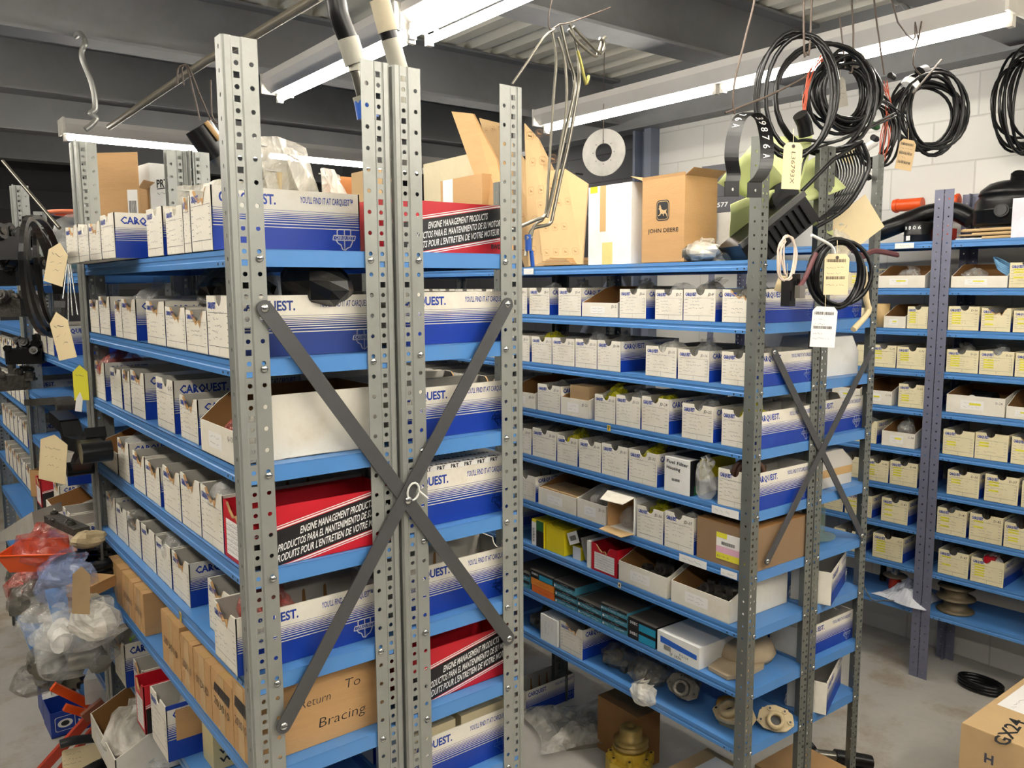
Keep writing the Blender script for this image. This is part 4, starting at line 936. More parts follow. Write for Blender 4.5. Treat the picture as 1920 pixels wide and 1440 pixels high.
zipbag(FA and Vector((.12, .47, zz)), .12, .11, -.5, -.4, 'milky zip bag lying over the top bins left of the nearest post', seed=8)
zipbag(Vector((.11, .36, zz)), .10, .115, .4, -.7, 'blue-white zip bag standing left of the nearest post', seed=9)
zipbag(Vector((.10, .66, zz)), .11, .075, -.3, -.5, 'flat clear bag on the farther top bins beside the brown box', seed=10)
# boxes on the top right half behind the red bin
def txtside(m, W_, D, H):
    for k in range(5): m.scrib((.006, -.0006, H*.2+k*H*.15), (1, 0, 0), (0, 0, 1), .05, .008, REDCARD, random.Random(k), .001)
def B2(px0, px1, pytop, Y, D, rz, mt, label, fn=None, z=ZR[0]+.002):
    a = ony(px0, 500, Y); b = ony(px1, 500, Y); t = ony((px0+px1)/2, pytop, Y); a.z = z
    return boxat('carton', a, b.x-a.x, D, t.z-z, rz, mt, label, fn=fn)
B2(702, 738, 318, .30, .10, 0, KRAFT2, 'pale carton with red print just left of the doubled posts', txtside)
B2(641, 692, 333, .44, .09, 0, mat('orange_kraft', (214, 142, 84), .7), 'orange-brown carton behind the clear bags on the top row')
def farbox(px0, px1, pyt, off, D, mt, label, fn):
    a = onf(FB, px0, 480, off); b = onf(FB, px1, 480, off); t = onf(FB, px0, pyt, off); a.z = ZB[0]+.001
    return boxat('carton', a, (b-a).xy.length, D, t.z-ZB[0], -FB[2]-math.pi/2, mt, label, fn=fn)
farbox(797, 905, 308, .17, .12, mat('grey_cream_card', (206, 194, 160), .7, var=.06), 'grey-cream carton seen between the doubled posts and leaning sheets', None)
farbox(828, 905, 340, .01, .12, KRAFT, 'brown carton marked 5158 seen above the red bin', lambda m, W_, D, H: [m.quad((.02, -.0006, .0), (.10, -.0006, .0), (.10, -.0006, H), (.02, -.0006, H), WHITE2), m.text('5158', (.03, -.001, H*.35), (1, 0, 0), (0, 0, 1), .028, PENINK, width=.065)])
# folded printed cardboard leaning on the middle rack
def leaf(pts, th, mt, label, pat=None, seed=0):
    p = [Vector(q) for q in pts]; n = (p[1]-p[0]).cross(p[-1]-p[0]).normalized(); m = M()
    m.prism(p, n*th, mt, mt)
    k = len(p); cor = mat('corrugated_edge', (176, 128, 74), .8, var=.1)
    if pat:
        u = (p[1]-p[0]); v = (p[-1]-p[0]); nu, nv = pat; ul, vl = u.length, v.length; u.normalize(); v.normalize()
        sz = min(ul/nu, vl/nv)*.62; T = Matrix(((u.x, n.x, v.x, 0), (u.y, n.y, v.y, 0), (u.z, n.z, v.z, 0), (0, 0, 0, 1)))
        for s in (1, -1):
            for i in range(nu):
                for j in range(nv):
                    c = p[0]+u*ul*(i+.5+.25*(j % 2))/nu+v*vl*(j+.5)/nv + n*(th+.0006 if s > 0 else -.0006)
                    if (i+.5+.25*(j % 2))/nu > .93: continue
                    ring = rrect(0, 0, sz*.9, sz, sz*.2, 0, 4); rin = rrect(0, 0, sz*.84, sz*.94, sz*.18, 0, 4); L_ = len(ring)
                    m.add([c+(T @ Vector(q)) for q in ring+rin], [(a, (a+1) % L_, L_+(a+1) % L_, L_+a) for a in range(L_)], PENPRINT)
                    from mathutils.geometry import tessellate_polygon
                    dp = [Vector(((a-.52)*sz*.6, (b-.56)*sz*.6, 0)) for a, b in DEER]
                    m.add([c+(T @ Vector((q.x, 0, q.y))) for q in dp], [tuple(t) for t in tessellate_polygon([dp])], PENPRINT)
    o = m.build('folded_cardboard'); tag(o, label, 'cardboard sheet'); return o
PENPRINT = mat('brown_print', (140, 104, 66), .7)
def fb(px, py, off, zmin=None):
    p = onf(FB, px, py, off)
    if zmin: p.z = max(p.z, zmin)
    return p
zb = ZB[0]+.003
leaf([fb(1040, 0, .05) if 0 else P(FB, .99, .03, zb), P(FB, .77, .03, zb), fb(1104, 345, .20), fb(1062, 318, .20), fb(1000, 325, .20)], .006, KRAFT2, 'front sheet of folded printed cardboard leaning beside the white carton', (4, 4))
leaf([P(FB, 1.12, .06, zb), P(FB, .93, .06, zb), fb(1050, 340, .24), fb(1012, 262, .26), fb(985, 232, .26)], .006, KRAFT2, 'taller printed cardboard sheet behind the front folded one', (3, 5))
leaf([P(FB, 1.20, .10, zb), P(FB, 1.05, .10, zb), fb(985, 300, .26), fb(940, 232, .28), fb(900, 222, .28)], .006, KRAFT2, 'printed cardboard sheet rising behind the slim right post', (3, 5))
leaf([P(FB, 1.21, .02, zb+.01), P(FB, 1.14, .02, zb+.01), fb(935, 300, .10), fb(890, 214, .10), fb(850, 210, .10)], .010, KRAFT, 'plain thick cardboard panel leaning farthest left and highest')
for k in range(5):
    m = M(); a = P(FB, 1.03-.02*k, .012+.002*k, zb+.002+.006*k); b = P(FB, .80+.01*k, .004, zb+.001+.005*k)
    q = P(FB, 1.0-.02*k, .13, zb+.004+.006*k); r_ = P(FB, .80, .13, zb+.003+.005*k)
    m.prism([a, b, r_, q], (0, 0, .0045), KRAFT2 if k % 2 else KRAFT); o = m.build('folded_cardboard'); tag(o, 'flattened cardboard piece number layered under the printed sheets, %s from bottom' % ['first', 'second', 'third', 'fourth', 'fifth'][k], 'cardboard sheet', 'flattened cardboard under the leaning sheets')
# white carton with kraft tape
def jd1(m, W_, D, H):
    y = -.0006; m.quad((W_*.28, y, H*.42), (W_*.42, y, H*.42), (W_*.42, y, H), (W_*.28, y, H), TAPE); m.quad((W_*.05, y-.0003, H*.92), (W_*.22, y-.0003, H*.92), (W_*.22, y-.0003, H), (W_*.05, y-.0003, H), YELLOWCARD)
    m.quad((W_*.34, y-.0003, 0), (W_*.58, y-.0003, 0), (W_*.58, y-.0003, H*.28), (W_*.34, y-.0003, H*.28), mat('old_yellow_tape', (214, 200, 130), .4)); m.quad((W_*.45, y-.0003, H*.78), (W_*.92, y-.0003, H*.78), (W_*.92, y-.0003, H), (W_*.45, y-.0003, H), PAPER)
    for k in range(3): m.scrib((W_*.5, y-.0006, H*(.82+.05*k)), (1, 0, 0), (0, 0, 1), W_*.35, .006, GREENPL, random.Random(k), .0008)
def fbox(px0, px1, pyt, off, D, mt, label, fn, H=None):
    a = onf(FB, px0, 480, off); b = onf(FB, px1, 480, off); t = onf(FB, (px0+px1)/2, pyt, off); a.z = ZB[0]+.001
    return boxat('carton', a, (b-a).xy.length, D, H or (t.z-ZB[0]), -FB[2]-math.pi/2, mt, label, fn=fn)
fbox(1103, 1183, 347, .012, .11, WHITE2, 'worn white carton with a brown tape strip beside the logo carton', jd1)
def jd2(m, W_, D, H):
    badge(m, W_*.50, H*.62, .064); m.text('JOHN DEERE', (W_*.15, -.0008, H*.36), (1, 0, 0), (0, 0, 1), .0125, BLACKINK, width=W_*.72, bold=.01)
a = onf(FB, 1203, 480, .012); b = onf(FB, 1282, 480, .012); a.z = ZB[0]+.001
t_ = onf(FB, 1240, 335, .012)
open_box('carton', a, (b-a).xy.length, .15, t_.z-ZB[0], -FB[2]-math.pi/2, KRAFT, KRAFT, 'brown carton with a leaping deer emblem and one open flap', [('b', .5, .05), ('l', .35, .06), ('r', .5, .04), ('f', 1.35, .01)], jd2)
bag(FB, .28, .07, ZB[0]+.002, .19, .12, .065, 'crumpled milky bag lying at the front edge beside the emblem carton', BAGT, seed=12, inner=CAST)
bag(FB, .17, .10, ZB[0]+.002, .10, .10, .05, 'grey bag lying flat behind the nearest middle rack post', BAGG, seed=13, flap=False)
bag(FB, .04, .42, ZB[0]+.002, .10, .10, .11, 'small milky bag standing between the end posts on top', BAGT, seed=14)
# green plastic fan and black shroud on the middle rack
def blade(m, c, a, ln, w_, mt, tilt=.5):
    vs = []; fs = []
    for i in range(7):
        u = i/6; r = .03+ln*u; ww = w_*(.55+.6*u-.25*u*u)
        for j in range(5):
            v = j/4-.5; vs.append(c+Vector((math.cos(a)*r-math.sin(a)*v*ww, (v*tilt*ww)+.02*math.sin(v*3), math.sin(a)*r+math.cos(a)*v*ww)))
    for i in range(6):
        for j in range(4): fs.append((i*5+j, (i+1)*5+j, (i+1)*5+j+1, i*5+j+1))
    m.add(vs, fs, mt, True)
e = thing('cooling_fan', onf(FB, 1462, 430, .22), -.45)
e.location.z = ZB[0]+.19
m = M(); m.cyl((0, -.03, 0), (0, .03, 0), .045, BLKPLASTIC, 20); m.build('hub', e)
for k, a in enumerate((.45, 1.5, 2.6, 3.6, -.35)):
    q = M(); blade(q, Vector((0, 0, 0)), a, .15, .125, GREENPL); o = q.build('fan_blade', e); sm = o.modifiers.new('s', 'SOLIDIFY'); sm.thickness = .003
tag(e, 'pale green plastic fan lying behind the nearest middle rack post', 'fan')
# black shroud with louvred grille
T0 = Matrix.Translation(P(FB, .06, .22, ZB[0]+.14)) @ Matrix.Rotation(-.45, 4, 'Z') @ Matrix.Rotation(-.66, 4, 'Y') @ Matrix.Scale(1.3, 4)
e = bpy.data.objects.new('fan_shroud', None); COL.objects.link(e); e.matrix_world = T0
m = M(); m.box(-.17, .02, -.06, .05, -.035, .035, BLKPLASTIC)
for k in range(9): m.box(-.15+.018*k, -.146+.018*k, -.066, -.06, -.03, .02, RUBBER)
m.box(-.17, .02, -.068, -.058, .028, .040, mat('scuffed_black', (70, 70, 70), .4)); m.build('housing', e)
g = M()
for k in range(12):
    y = -.055+.011*k; g.tube([(.02, y, -.04), (.09, y, -.05), (.17, y, -.02), (.19, y, .03)], .0022, BLKPLASTIC, 6, sub=4)
for s in (-.06, .068): g.tube([(.0, s, -.045), (.09, s, -.055), (.18, s, -.02), (.20, s, .035)], .005, BLKPLASTIC, 6, sub=4)
for q in ((.06, -.05), (.13, -.045), (.19, .02)): g.tube([(q[0], -.06, q[1]), (q[0], .07, q[1])], .003, BLKPLASTIC, 6)
g.tube([(.02, -.06, .04), (.12, -.06, .05), (.20, -.06, .04), (.20, .07, .04), (.02, .07, .04)], .005, BLKPLASTIC, 6); g.build('grille', e)
tag(e, 'black fan housing with curved slatted grille tilted on the end shelf', 'fan housing')
a = P(FB, .0, .60, ZB[0]+.02)
m = M(); c = ony(1600, 425, .02); T = Matrix.Translation((c.x, c.y, c.z)) @ Matrix.Rotation(-.5, 4, 'Z') @ Matrix.Rotation(-.62, 4, 'Y')
m.box(-.085, .085, -.002, .002, -.06, .06, MANILA, T); m.box(-.088, .075, .006, .009, -.055, .050, KRAFT2, T); o = m.build('folded_card'); tag(o, 'tilted tan card sticking out beside the end of the middle rack', 'card')

# ------------------------------------------------------------------ wall rack top shelf
m = M(); c = P(FC, .16, .14, ZC[0]+.002)
m.lathe([(0, .0), (.062, .0), (.064, .004), (.064, .03), (.066, .034), (.064, .038), (.064, .085), (.055, .092), (0, .092)], BLKPLASTIC, 28)
m.text('M806', (-.066, -.02, .062), (.0, -1, 0), (0, 0, 1), .016, WHITEINK, width=.045, bold=.02) if 0 else None
o = m.build('filter_canister', loc=c); tag(o, 'short black canister marked M806 on the wall rack top', 'filter canister')
m2 = M()
for k, ch in enumerate('M806'):
    a = math.pi-.62+.33*k; cc = Vector((.0652*math.cos(a), .0652*math.sin(a), .058)); m2.text(ch, cc, (-math.sin(a), math.cos(a), 0), (0, 0, 1), .016, WHITEINK, width=.013, bold=.02)
a = math.pi-.5; cc = Vector((.0652*math.cos(a), .0652*math.sin(a), .008)); u = Vector((-math.sin(a), math.cos(a), 0)); m2.quad(cc, cc+u*.03, cc+u*.03+Vector((0, 0, .022)), cc+Vector((0, 0, .022)), PAPER)
m2.build('lettering', o)
m = M(); m.tube([P(FC, .36, .10, ZC[0]+.045), P(FC, .27, .12, ZC[0]+.08), P(FC, .16, .2, ZC[0]+.135), P(FC, .04, .2, ZC[0]+.14), P(FC, -.04, .2, ZC[0]+.10)], .042, RUBBER, 18, sub=6); o = m.build('air_hose'); tag(o, 'curved black air hose behind the M806 canister', 'hose')
m = M(); m.cyl(onf(FC, 1676, 386, .28), onf(FC, 1730, 382, .28), .030, ORANGE, 16); m.cyl(onf(FC, 1680, 386, .28), onf(FC, 1684, 386, .28), .034, ORANGE, 16); o = m.build('orange_pipe'); tag(o, 'orange pipe end left of the paired posts', 'pipe')
m = M(); m.cyl(onf(FC, 1770, 378, .28), onf(FC, 1799, 376, .28), .028, ORANGE, 16); m.cyl(onf(FC, 1793, 376, .28), onf(FC, 1797, 376, .28), .032, ORANGE, 16); o = m.build('orange_pipe'); tag(o, 'orange pipe end right of the paired posts', 'pipe')
m = M(); m.box(-.03, .03, -.03, .03, 0, .06, REDPAINT); m.cyl((0, 0, .06), (0, 0, .075), .02, REDPAINT, 14); o = m.build('orange_bracket', loc=P(FC, .06, .2, ZC[0]+.002)); tag(o, 'orange-red bracket between canister and paired posts', 'bracket')
# dark dome air cleaner
e = thing('air_cleaner', P(FC, -.21, .16, ZC[0]+.06)); m = M()
m.lathe([(.0, 0), (.135, 0), (.14, .01), (.14, .055), (.143, .06), (.143, .066), (.138, .07), (.135, .10), (.118, .125), (.125, .128), (.118, .150), (.085, .178), (.05, .188), (0, .19)], BLKPLASTIC, 36); m.build('bowl', e)
m = M(); m.tube([(-.12, -.02, .05), (-.165, -.03, .055)], .028, BLKPLASTIC, 18); m.cyl((-.163, -.03, .055), (-.168, -.03, .0555), .022, RUBBER, 18); m.build('inlet', e)
m = M(); m.tube([(-.02, -.03, .17), (-.04, -.04, .21)], .03, BLKPLASTIC, 18); m.cyl((-.04, -.04, .211), (-.042, -.041, .214), .024, RUBBER, 18); m.build('outlet', e)
tag(e, 'large black domed air cleaner on the wall rack top', 'air cleaner')
for k, (t, z, lb) in enumerate(((-.22, .045, 'top'), (-.21, .028, 'middle'), (-.20, .012, 'bottom'))):
    m = M(); m.box(-.16, .16, -.10, .12, 0, .006+.004*(k == 0), KRAFT2 if k < 2 else WHITE2); m.cyl((-.15+.05*k, -.106, .004), (.1, -.106, .006), .007, KRAFT2, 10)
    o = m.build('cardboard_wrap'); place(o, FC, t, .14, ZC[0]+z-.01); tag(o, '%s cardboard layer under the black domed air cleaner' % lb, 'cardboard sheet')
m = M(); m.box(-.09, .09, -.003, .003, 0, .16, mat('lilac_white_card', (226, 222, 232), .6)); m.scrib((-.08, -.0036, .06), (.5, 0, .5), (-.5, 0, .5), .05, .01, PINK, random.Random(2), .001)
o = m.build('white_card'); place(o, FC, -.355, .02, ZC[0]+.001); tag(o, 'white card standing at the right edge before the air cleaner', 'card')
# dark boxes with chalk numbers farther along
GREYB = mat('dark_grey_carton', (74, 74, 80), .6)
for k, s in enumerate(('LP32577', 'P32', 'LP32')):
    W_ = .36
    m = M(); m.box(-W_/2, W_/2, 0, .2, 0, .085, GREYB); m.text(s, (-W_*.46, -.0008, .03), (1, 0, 0), (0, 0, 1), .024, WHITEINK, width=[.16, .09, .09][k], bold=.01, shear=.1)
    o = m.build('storage_box'); place(o, FC, 1.14, .05, ZC[0]+.205+.087*k); tag(o, 'dark grey box numbered in white, %s of three stacked on the wall rack' % ['lowest', 'middle', 'top'][k], 'box', 'dark grey boxes numbered in white')
plain('carton', FC, 1.12, .02, ZC[0], .34, .24, .20, mat('pale_grey_card', (186, 180, 170), .7), 'pale grey carton between the emblem carton and green fan', 'cardboard box')
plain('paper_pack', FC, 1.34, .01, ZC[0], .10, .03, .065, PAPER, 'white paper bundle just right of the emblem carton', 'paper')

# ------------------------------------------------------------------ hanging things
def hang(name, label, cat, parts, group=None):
    """parts: list of (part name, M) ; the first point of reference is arbitrary so geometry is in world space"""
    if len(parts) == 1:
        o = parts[0][1].build(name); tag(o, label, cat, group); return o
    v = Vector(parts[0][1].v[0]); e = thing(name, v)
    for pn, m in parts:
        m.v = [tuple(Vector(q)-v) for q in m.v]; m.build(pn, e)
    tag(e, label, cat, group); return e
def pathY(pts, Y): return [ony(a, b, Y) for a, b in pts]
# hydraulic hoses beside the doubled posts
h = M(); h.tube(pathY([(612, -60), (628, -10), (636, 30), (652, 72)], .13), .0195, RUBBER, 16, sub=5)
f = M(); f.tube(pathY([(652, 72), (667, 120)], .13), .0215, GREYHOSE, 16, sub=2); f.tube(pathY([(667, 120), (669, 134)], .13), .015, GREYHOSE, 16); f.tube(pathY([(669, 134), (684, 192)], .13), .0125, STEEL, 14)
n = M(); n.tube(pathY([(680, 178), (684, 190)], .13), .021, GREYHOSE, 16); n.tube(pathY([(684, 189), (690, 222)], .13), .0225, BLUEPL, 8)
hang('hydraulic_hose', 'black hydraulic hose with grey fitting and blue nut left of the doubled posts', 'hose', [('hose', h), ('fitting', f), ('nut', n)])
h = M(); h.tube(pathY([(698, -60), (706, -20), (712, 0)], .17), .019, RUBBER, 16, sub=3); f = M(); f.tube(pathY([(712, 0), (728, 60)], .17), .021, mat('cream_wrap', (196, 186, 160), .7, var=.1), 16); f.tube(pathY([(728, 60), (732, 74)], .17), .0185, RUBBER, 16); f.tube(pathY([(732, 74), (748, 130), (756, 200)], .17), .0195, GREYHOSE, 16)
hang('hydraulic_hose', 'cream-wrapped hydraulic hose running down behind the doubled posts', 'hose', [('hose', h), ('fitting', f)])
# steel brake lines
G7 = 'bent steel lines hanging over the aisle'
YB = .42
LN = [([(1052, 48), (1066, 110), (1078, 160), (1060, 250), (1040, 340), (1025, 400), (1005, 412), (975, 425), (960, 432)], .0052, STEEL, 'thickest bright steel line bending left at its foot'),
      ([(1068, 45), (1082, 90), (1085, 155), (1068, 260), (1052, 330), (1037, 400), (1030, 420), (1000, 428), (990, 450), (985, 480)], .0052, STEEL, 'bright steel line turning down behind the slim right post'),
      ([(1035, 60), (1043, 110), (1038, 180), (1033, 260), (1028, 340), (1022, 405), (1000, 425), (995, 470)], .0038, OLDSTEEL, 'thin dull steel line hanging leftmost in the bundle'),
      ([(1046, 70), (1060, 120), (1062, 200), (1050, 280), (1040, 350), (1026, 408)], .0038, OLDSTEEL, 'thin dull steel line in the middle of the bundle'),
      ([(1040, 55), (1020, 70), (990, 115), (960, 158)], .0034, OLDSTEEL, 'dark steel line slanting down to the slim right post'),
      ([(1066, 55), (1085, 80), (1115, 105), (1122, 98), (1130, 75), (1136, 70)], .0045, OLDSTEEL, 'short hooked steel line kinked to the upper right'),
      ([(1075, 50), (1098, 75), (1126, 100), (1133, 80), (1124, 72)], .0045, STEEL, 'short bright steel line kinked to the upper right'),
      ([(1083, 95), (1090, 120), (1099, 158), (1104, 142)], .0045, mat('brassy_line', (176, 168, 96), .3, metal=.7), 'short yellowish line hanging with a loose fitting')]
for pts, r, mt, lb in LN:
    m = M(); m.tube(pathY(pts, YB+R.uniform(-.02, .02)), r, mt, 8, sub=3); o = m.build('steel_line'); tag(o, lb, 'steel line', G7)
m = M(); m.tube(pathY([(990, 440), (991, 470)], YB), .009, BLUEPL, 10); m.tube(pathY([(996, 470), (999, 500)], YB), .006, BLUEPL, 10); m.tube(pathY([(986, 446), (996, 446)], YB), .008, BOLT, 8); o = m.build('line_fitting'); tag(o, 'blue and zinc end fittings at the foot of the steel lines', 'fitting')
m = M(); m.tube(pathY([(1046, -40), (1030, 20), (1031, 55), (1050, 45), (1070, 42), (1145, 14)], YB), .002, WIRE, 6, sub=3); o = m.build('hanger_wire'); tag(o, 'bent dark wire holding the bundle of steel lines', 'wire')
m = M(); m.tube(pathY([(1078, 325), (1092, 327)], YB-.01), .003, RUBBER, 6); o = m.build('cable_tie'); tag(o, 'black tie round the steel lines', 'cable tie')
# ceiling conduits and bent hook left
m = M(); m.tube([onz(205, 238, 2.72), onz(390, 112, 2.72), onz(470, 70, 2.72), onz(600, -8, 2.72)], .016, mat('painted_conduit', (128, 120, 104), .45, metal=.3, var=.1), 12); o = m.build('conduit_rail'); tag(o, 'long steel rail crossing behind the top of the nearest post', 'rail')
p_ = ony(158, 30, 2.5); m = M(); m.tube([Vector((p_.x, 2.69, 2.905)), Vector((p_.x, 2.6, 2.895))]+pathY([(160, 78), (154, 95), (155, 112), (170, 150), (177, 180), (178, 205), (170, 213), (180, 222), (172, 234), (160, 243)], 2.5), .0115, mat('grey_bent_tube', (150, 150, 146), .35, metal=.6), 12, sub=5); o = m.build('bent_tube'); tag(o, 'grey bent tube hanging from the beam at upper left', 'tube')
for pts, lb in (([(333, 158), (333, 130), (343, 122), (352, 130), (375, 225)], 'left wire hook on the rail holding the black cylinder'), ([(345, 160), (341, 128), (350, 122), (358, 135), (395, 225), (415, 228)], 'right wire hook on the rail by the nearest post'), ([(395, 150), (397, 215), (405, 228)], 'straight wire just left of the nearest post')):
    m = M(); m.tube(pathY(pts, 1.75), .003, WIRE, 6, sub=2); o = m.build('wire_hook'); tag(o, lb, 'wire hook')
a = onx(372, 240, .55); m = M(); Y_ = 1.72
m.tube(pathY([(372, 238), (408, 292)], Y_), .052, BLKPAINT, 24); m.tube(pathY([(408, 292), (418, 308)], Y_), .03, OLDSTEEL, 20)
m.tube(pathY([(386, 228), (412, 262)], Y_-.06), .009, mat('wood_handle', (176, 140, 90), .5), 8); o = m.build('black_cylinder'); tag(o, 'black cylinder hanging at an angle behind the nearest post', 'cylinder')
# brake disc plate
m = M(); c = ony(1132, 286, 1.75); n_ = (CAMP-c).normalized(); n_ = Vector((n_.x-1.0, n_.y, 0)).normalized(); T = Matrix.Translation(c) @ n_.to_track_quat('Z', 'Y').to_matrix().to_4x4()
DSC = mat('scratched_plate', (168, 166, 160), .4, metal=.4, var=.12, scale=14, dirt=(96, 94, 90), dscale=8)
m.lathe([(.046, .003), (.118, .003), (.118, -.003), (.046, -.003), (.046, .003)], DSC, 40, T, smooth=False)
for k in range(8): a = k*math.pi/4; m.cyl(T @ Vector((.058*math.cos(a), .058*math.sin(a), .0032)), T @ Vector((.058*math.cos(a), .058*math.sin(a), .0038)), .0025, BLACKINK, 8)
m.tube([c+Vector((-.006, 0, .04)), c+Vector((-.004, .0, .14)), Vector((c.x, 1.75, 3.2))], .002, WIRE, 6); o = m.build('disc_plate'); tag(o, 'round grey steel plate with a centre hole hanging under the light', 'disc plate')
# cable coils
def coil(name, label, c, rx, rz, n, r, mt, ang, spread=.012, seed=1, wires=None, extra=None, tie=None):
    rnd = random.Random(seed); u = Vector((math.cos(ang), math.sin(ang), 0)); v = Vector((0, 0, 1)); w_ = u.cross(v); parts = []
    m = M()
    for k in range(n):
        ox, oy, oz = (rnd.uniform(-1, 1)*spread for _ in range(3)); a = rx+rnd.uniform(-1, 1)*spread*1.3; b = rz+rnd.uniform(-1, 1)*spread*1.3; ph = rnd.uniform(0, 6)
        pts = [c+u*(ox+a*math.cos(t))+v*(oz*.5-(0 if 1 else 0)+b*math.sin(t))+w_*(oy+.006*math.sin(2*t+ph)) for t in [2*math.pi*q/26 for q in range(26)]]
        m.tube(pts, r, mt, 7, closed=True)
    parts.append(('cable', m))
    if tie:
        for a in tie:
            q = M(); p = c+u*rx*math.cos(a)+v*rz*math.sin(a); d = (-u*math.sin(a)*rx+v*math.cos(a)*rz).normalized(); q.cyl(p-d*.012, p+d*.012, spread*.9+r, PAPER if a == tie[0] else RUBBER, 12); parts.append(('tie', q))
    if extra: parts += extra
    return hang(name, label, 'cable coil', parts, None)
cc = ony(1497, 178, .02)
coil('wire_coil', 'large thin double loop of black cable hanging leftmost', cc, .112, .155, 3, .0065, RUBBER, -.7, .014, 3)
coil('wire_coil', 'wide loose loop of black cable crossing the dense coil', ony(1548, 188, .05), .150, .150, 2, .0065, RUBBER, -.5, .01, 5)
coil('wire_coil', 'dense black cable coil with orange wires in the middle', ony(1584, 173, .12), .100, .108, 14, .006, RUBBER, -.5, .020, 7, tie=[1.2, 2.2])
cd_ = ony(1745, 212, .12)
coil('wire_coil', 'black cable coil with a barcode tag near the right light end', cd_, .118, .142, 11, .0058, RUBBER, -.5, .028, 9, tie=[2.4, 1.9])
coil('wire_coil', 'black cable coil cut off by the right edge', ony(1922, 192, .16), .125, .185, 10, .006, RUBBER, -.5, .03, 11)
coil('wire_coil', 'small dark loops of cable below the dense coil', ony(1640, 250, .10), .075, .105, 5, .005, RUBBER, -.3, .016, 13)
def wires(pts, Y, r, mt, label, n=1, sub=4, jit=0, seed=0, name='wire', cat='wire', grp=None):
    rnd = random.Random(seed); m = M()
    for k in range(n): m.tube(pathY([(a+rnd.uniform(-jit, jit), b+rnd.uniform(-jit, jit)) for a, b in pts], Y), r, mt, 6, sub=sub)
    o = m.build(name); tag(o, label, cat, grp); return o
OW = mat('orange_wire', (186, 78, 48), .45)
wires([(1545, 105), (1520, 140), (1510, 185), (1505, 222)], .05, .0013, OW, 'thin orange wires fanning into a black plug', 6, 4, 5, 1)
m = M(); m.tube(pathY([(1500, 215), (1508, 232), (1512, 255)], .03), .021, BLKPLASTIC, 16); o = m.build('connector_plug'); tag(o, 'round black plug below the orange wires', 'connector')
wires([(1655, 150), (1668, 200), (1660, 260), (1650, 310)], .08, .0016, OW, 'orange and black wires dangling below the dense coil', 5, 4, 9, 2)
wires([(1480, 268), (1510, 262), (1560, 270), (1620, 240), (1680, 215)], .04, .0042, RUBBER, 'black cable looping toward the green plugs', 2, 4, 5, 3)
wires([(1500, 330), (1508, 300), (1525, 280), (1580, 262)], .0, .0036, RUBBER, 'short black cable hanging above the end posts', 1, 4, 0, 3)
wires([(1650, 185), (1690, 215), (1706, 245), (1710, 275)], .06, .0016, RUBBER, 'thin wires ending in small connectors above the barcode tag', 3, 4, 4, 6)
for (x, y, rx, mt, lb) in ((1640, 235, .014, GREENCARD, 'green round plug in the tangle of hanging wires'), (1695, 208, .008, BLKPLASTIC, 'small black connector right of the dense coil'), (1672, 142, .012, BLKPLASTIC, 'square black connector at the top right of the dense coil'), (1690, 275, .010, BLUEPL, 'blue-black connector just above the barcode tag'), (1625, 330, .013, BLKPLASTIC, 'black connector dangling above the black grille'), (1640, 258, .012, BLKPLASTIC, 'black round plug under the green plug')):
    p = ony(x, y, .06); m = M(); m.cyl(p+Vector((-rx, 0, 0)), p+Vector((rx, 0, -.004)), rx*.8, mt, 10, smooth=False); m.cyl(p+Vector((rx, 0, -.004)), p+Vector((rx*1.6, 0, -.006)), rx*.5, RUBBER, 8); o = m.build('connector'); tag(o, lb, 'connector')
def tagcard(px, py, w_, h_, Y, rz, tilt, label, mt=MANILA, text=None, vert=False, bars=0, name='paper_tag', hole=True, scr=0):
    c = ony(px, py, Y); T = Matrix.Translation(c) @ Matrix.Rotation(rz-.75, 4, 'Z') @ Matrix.Rotation(tilt, 4, 'Y'); m = M()
    pts = [(-w_/2, 0, -h_), (w_/2, 0, -h_), (w_/2, 0, -.012), (w_/2-.010, 0, 0), (-w_/2+.010, 0, 0), (-w_/2, 0, -.012)]
    m.prism([T @ Vector(q) for q in pts], (T.to_3x3() @ Vector((0, .0008, 0))), mt)
    R3 = T.to_3x3(); U = R3 @ Vector((1, 0, 0)); V = R3 @ Vector((0, 0, 1)); N_ = R3 @ Vector((0, -.0006, 0))
    if hole: a = T @ Vector((0, -.0006, -.010)); m.cyl(a, a+N_*.6, .005, WIRE, 12); m.cyl(a+N_*.6, a+N_*.9, .0022, BLACKINK, 10)
    if text:
        if vert: m.text(text, (T @ Vector((-.004, 0, -.024)))+N_, -V, U, .012, BLACKINK, width=h_*.68, bold=-.01, shear=.1)
        else: m.text(text, (T @ Vector((-w_*.4, 0, -h_*.3)))+N_, U, V, .008, BLACKINK, width=w_*.8)
    rnd = random.Random(int(px)); 
    for k in range(bars):
        y0 = -h_*(.2+.7*k/max(1, bars)); a = T @ Vector((-w_*.42, 0, y0)); 
        if k % 3 == 0:
            x = 0
            while x < w_*.75: b_ = rnd.uniform(.0006, .0018); m.quad(a+N_+U*x, a+N_+U*(x+b_), a+N_+U*(x+b_)+V*.008, a+N_+U*x+V*.008, BLACKINK); x += b_+rnd.uniform(.0006, .0016)
        else: m.scrib(a+N_, U, V, w_*rnd.uniform(.4, .8), .004, PENINK, rnd, .0007)
    for k in range(scr): m.scrib((T @ Vector((-w_*.3, 0, -h_*(.35+.18*k))))+N_, U, V, w_*.6, .009, PENINK, rnd, .0008)
    o = m.build(name); a = T @ Vector((0, 0, -.008)); q = M(); q.tube([a, a+Vector((.004, .004, .045))], .0008, MANILA, 5); q.build('string', o); tag(o, label, 'paper tag'); return o
tagcard(1488, 267, .054, .122, -.06, .25, .03, 'tall manila tag lettered L36793X before the nearest end post', text='L36793X', vert=True)
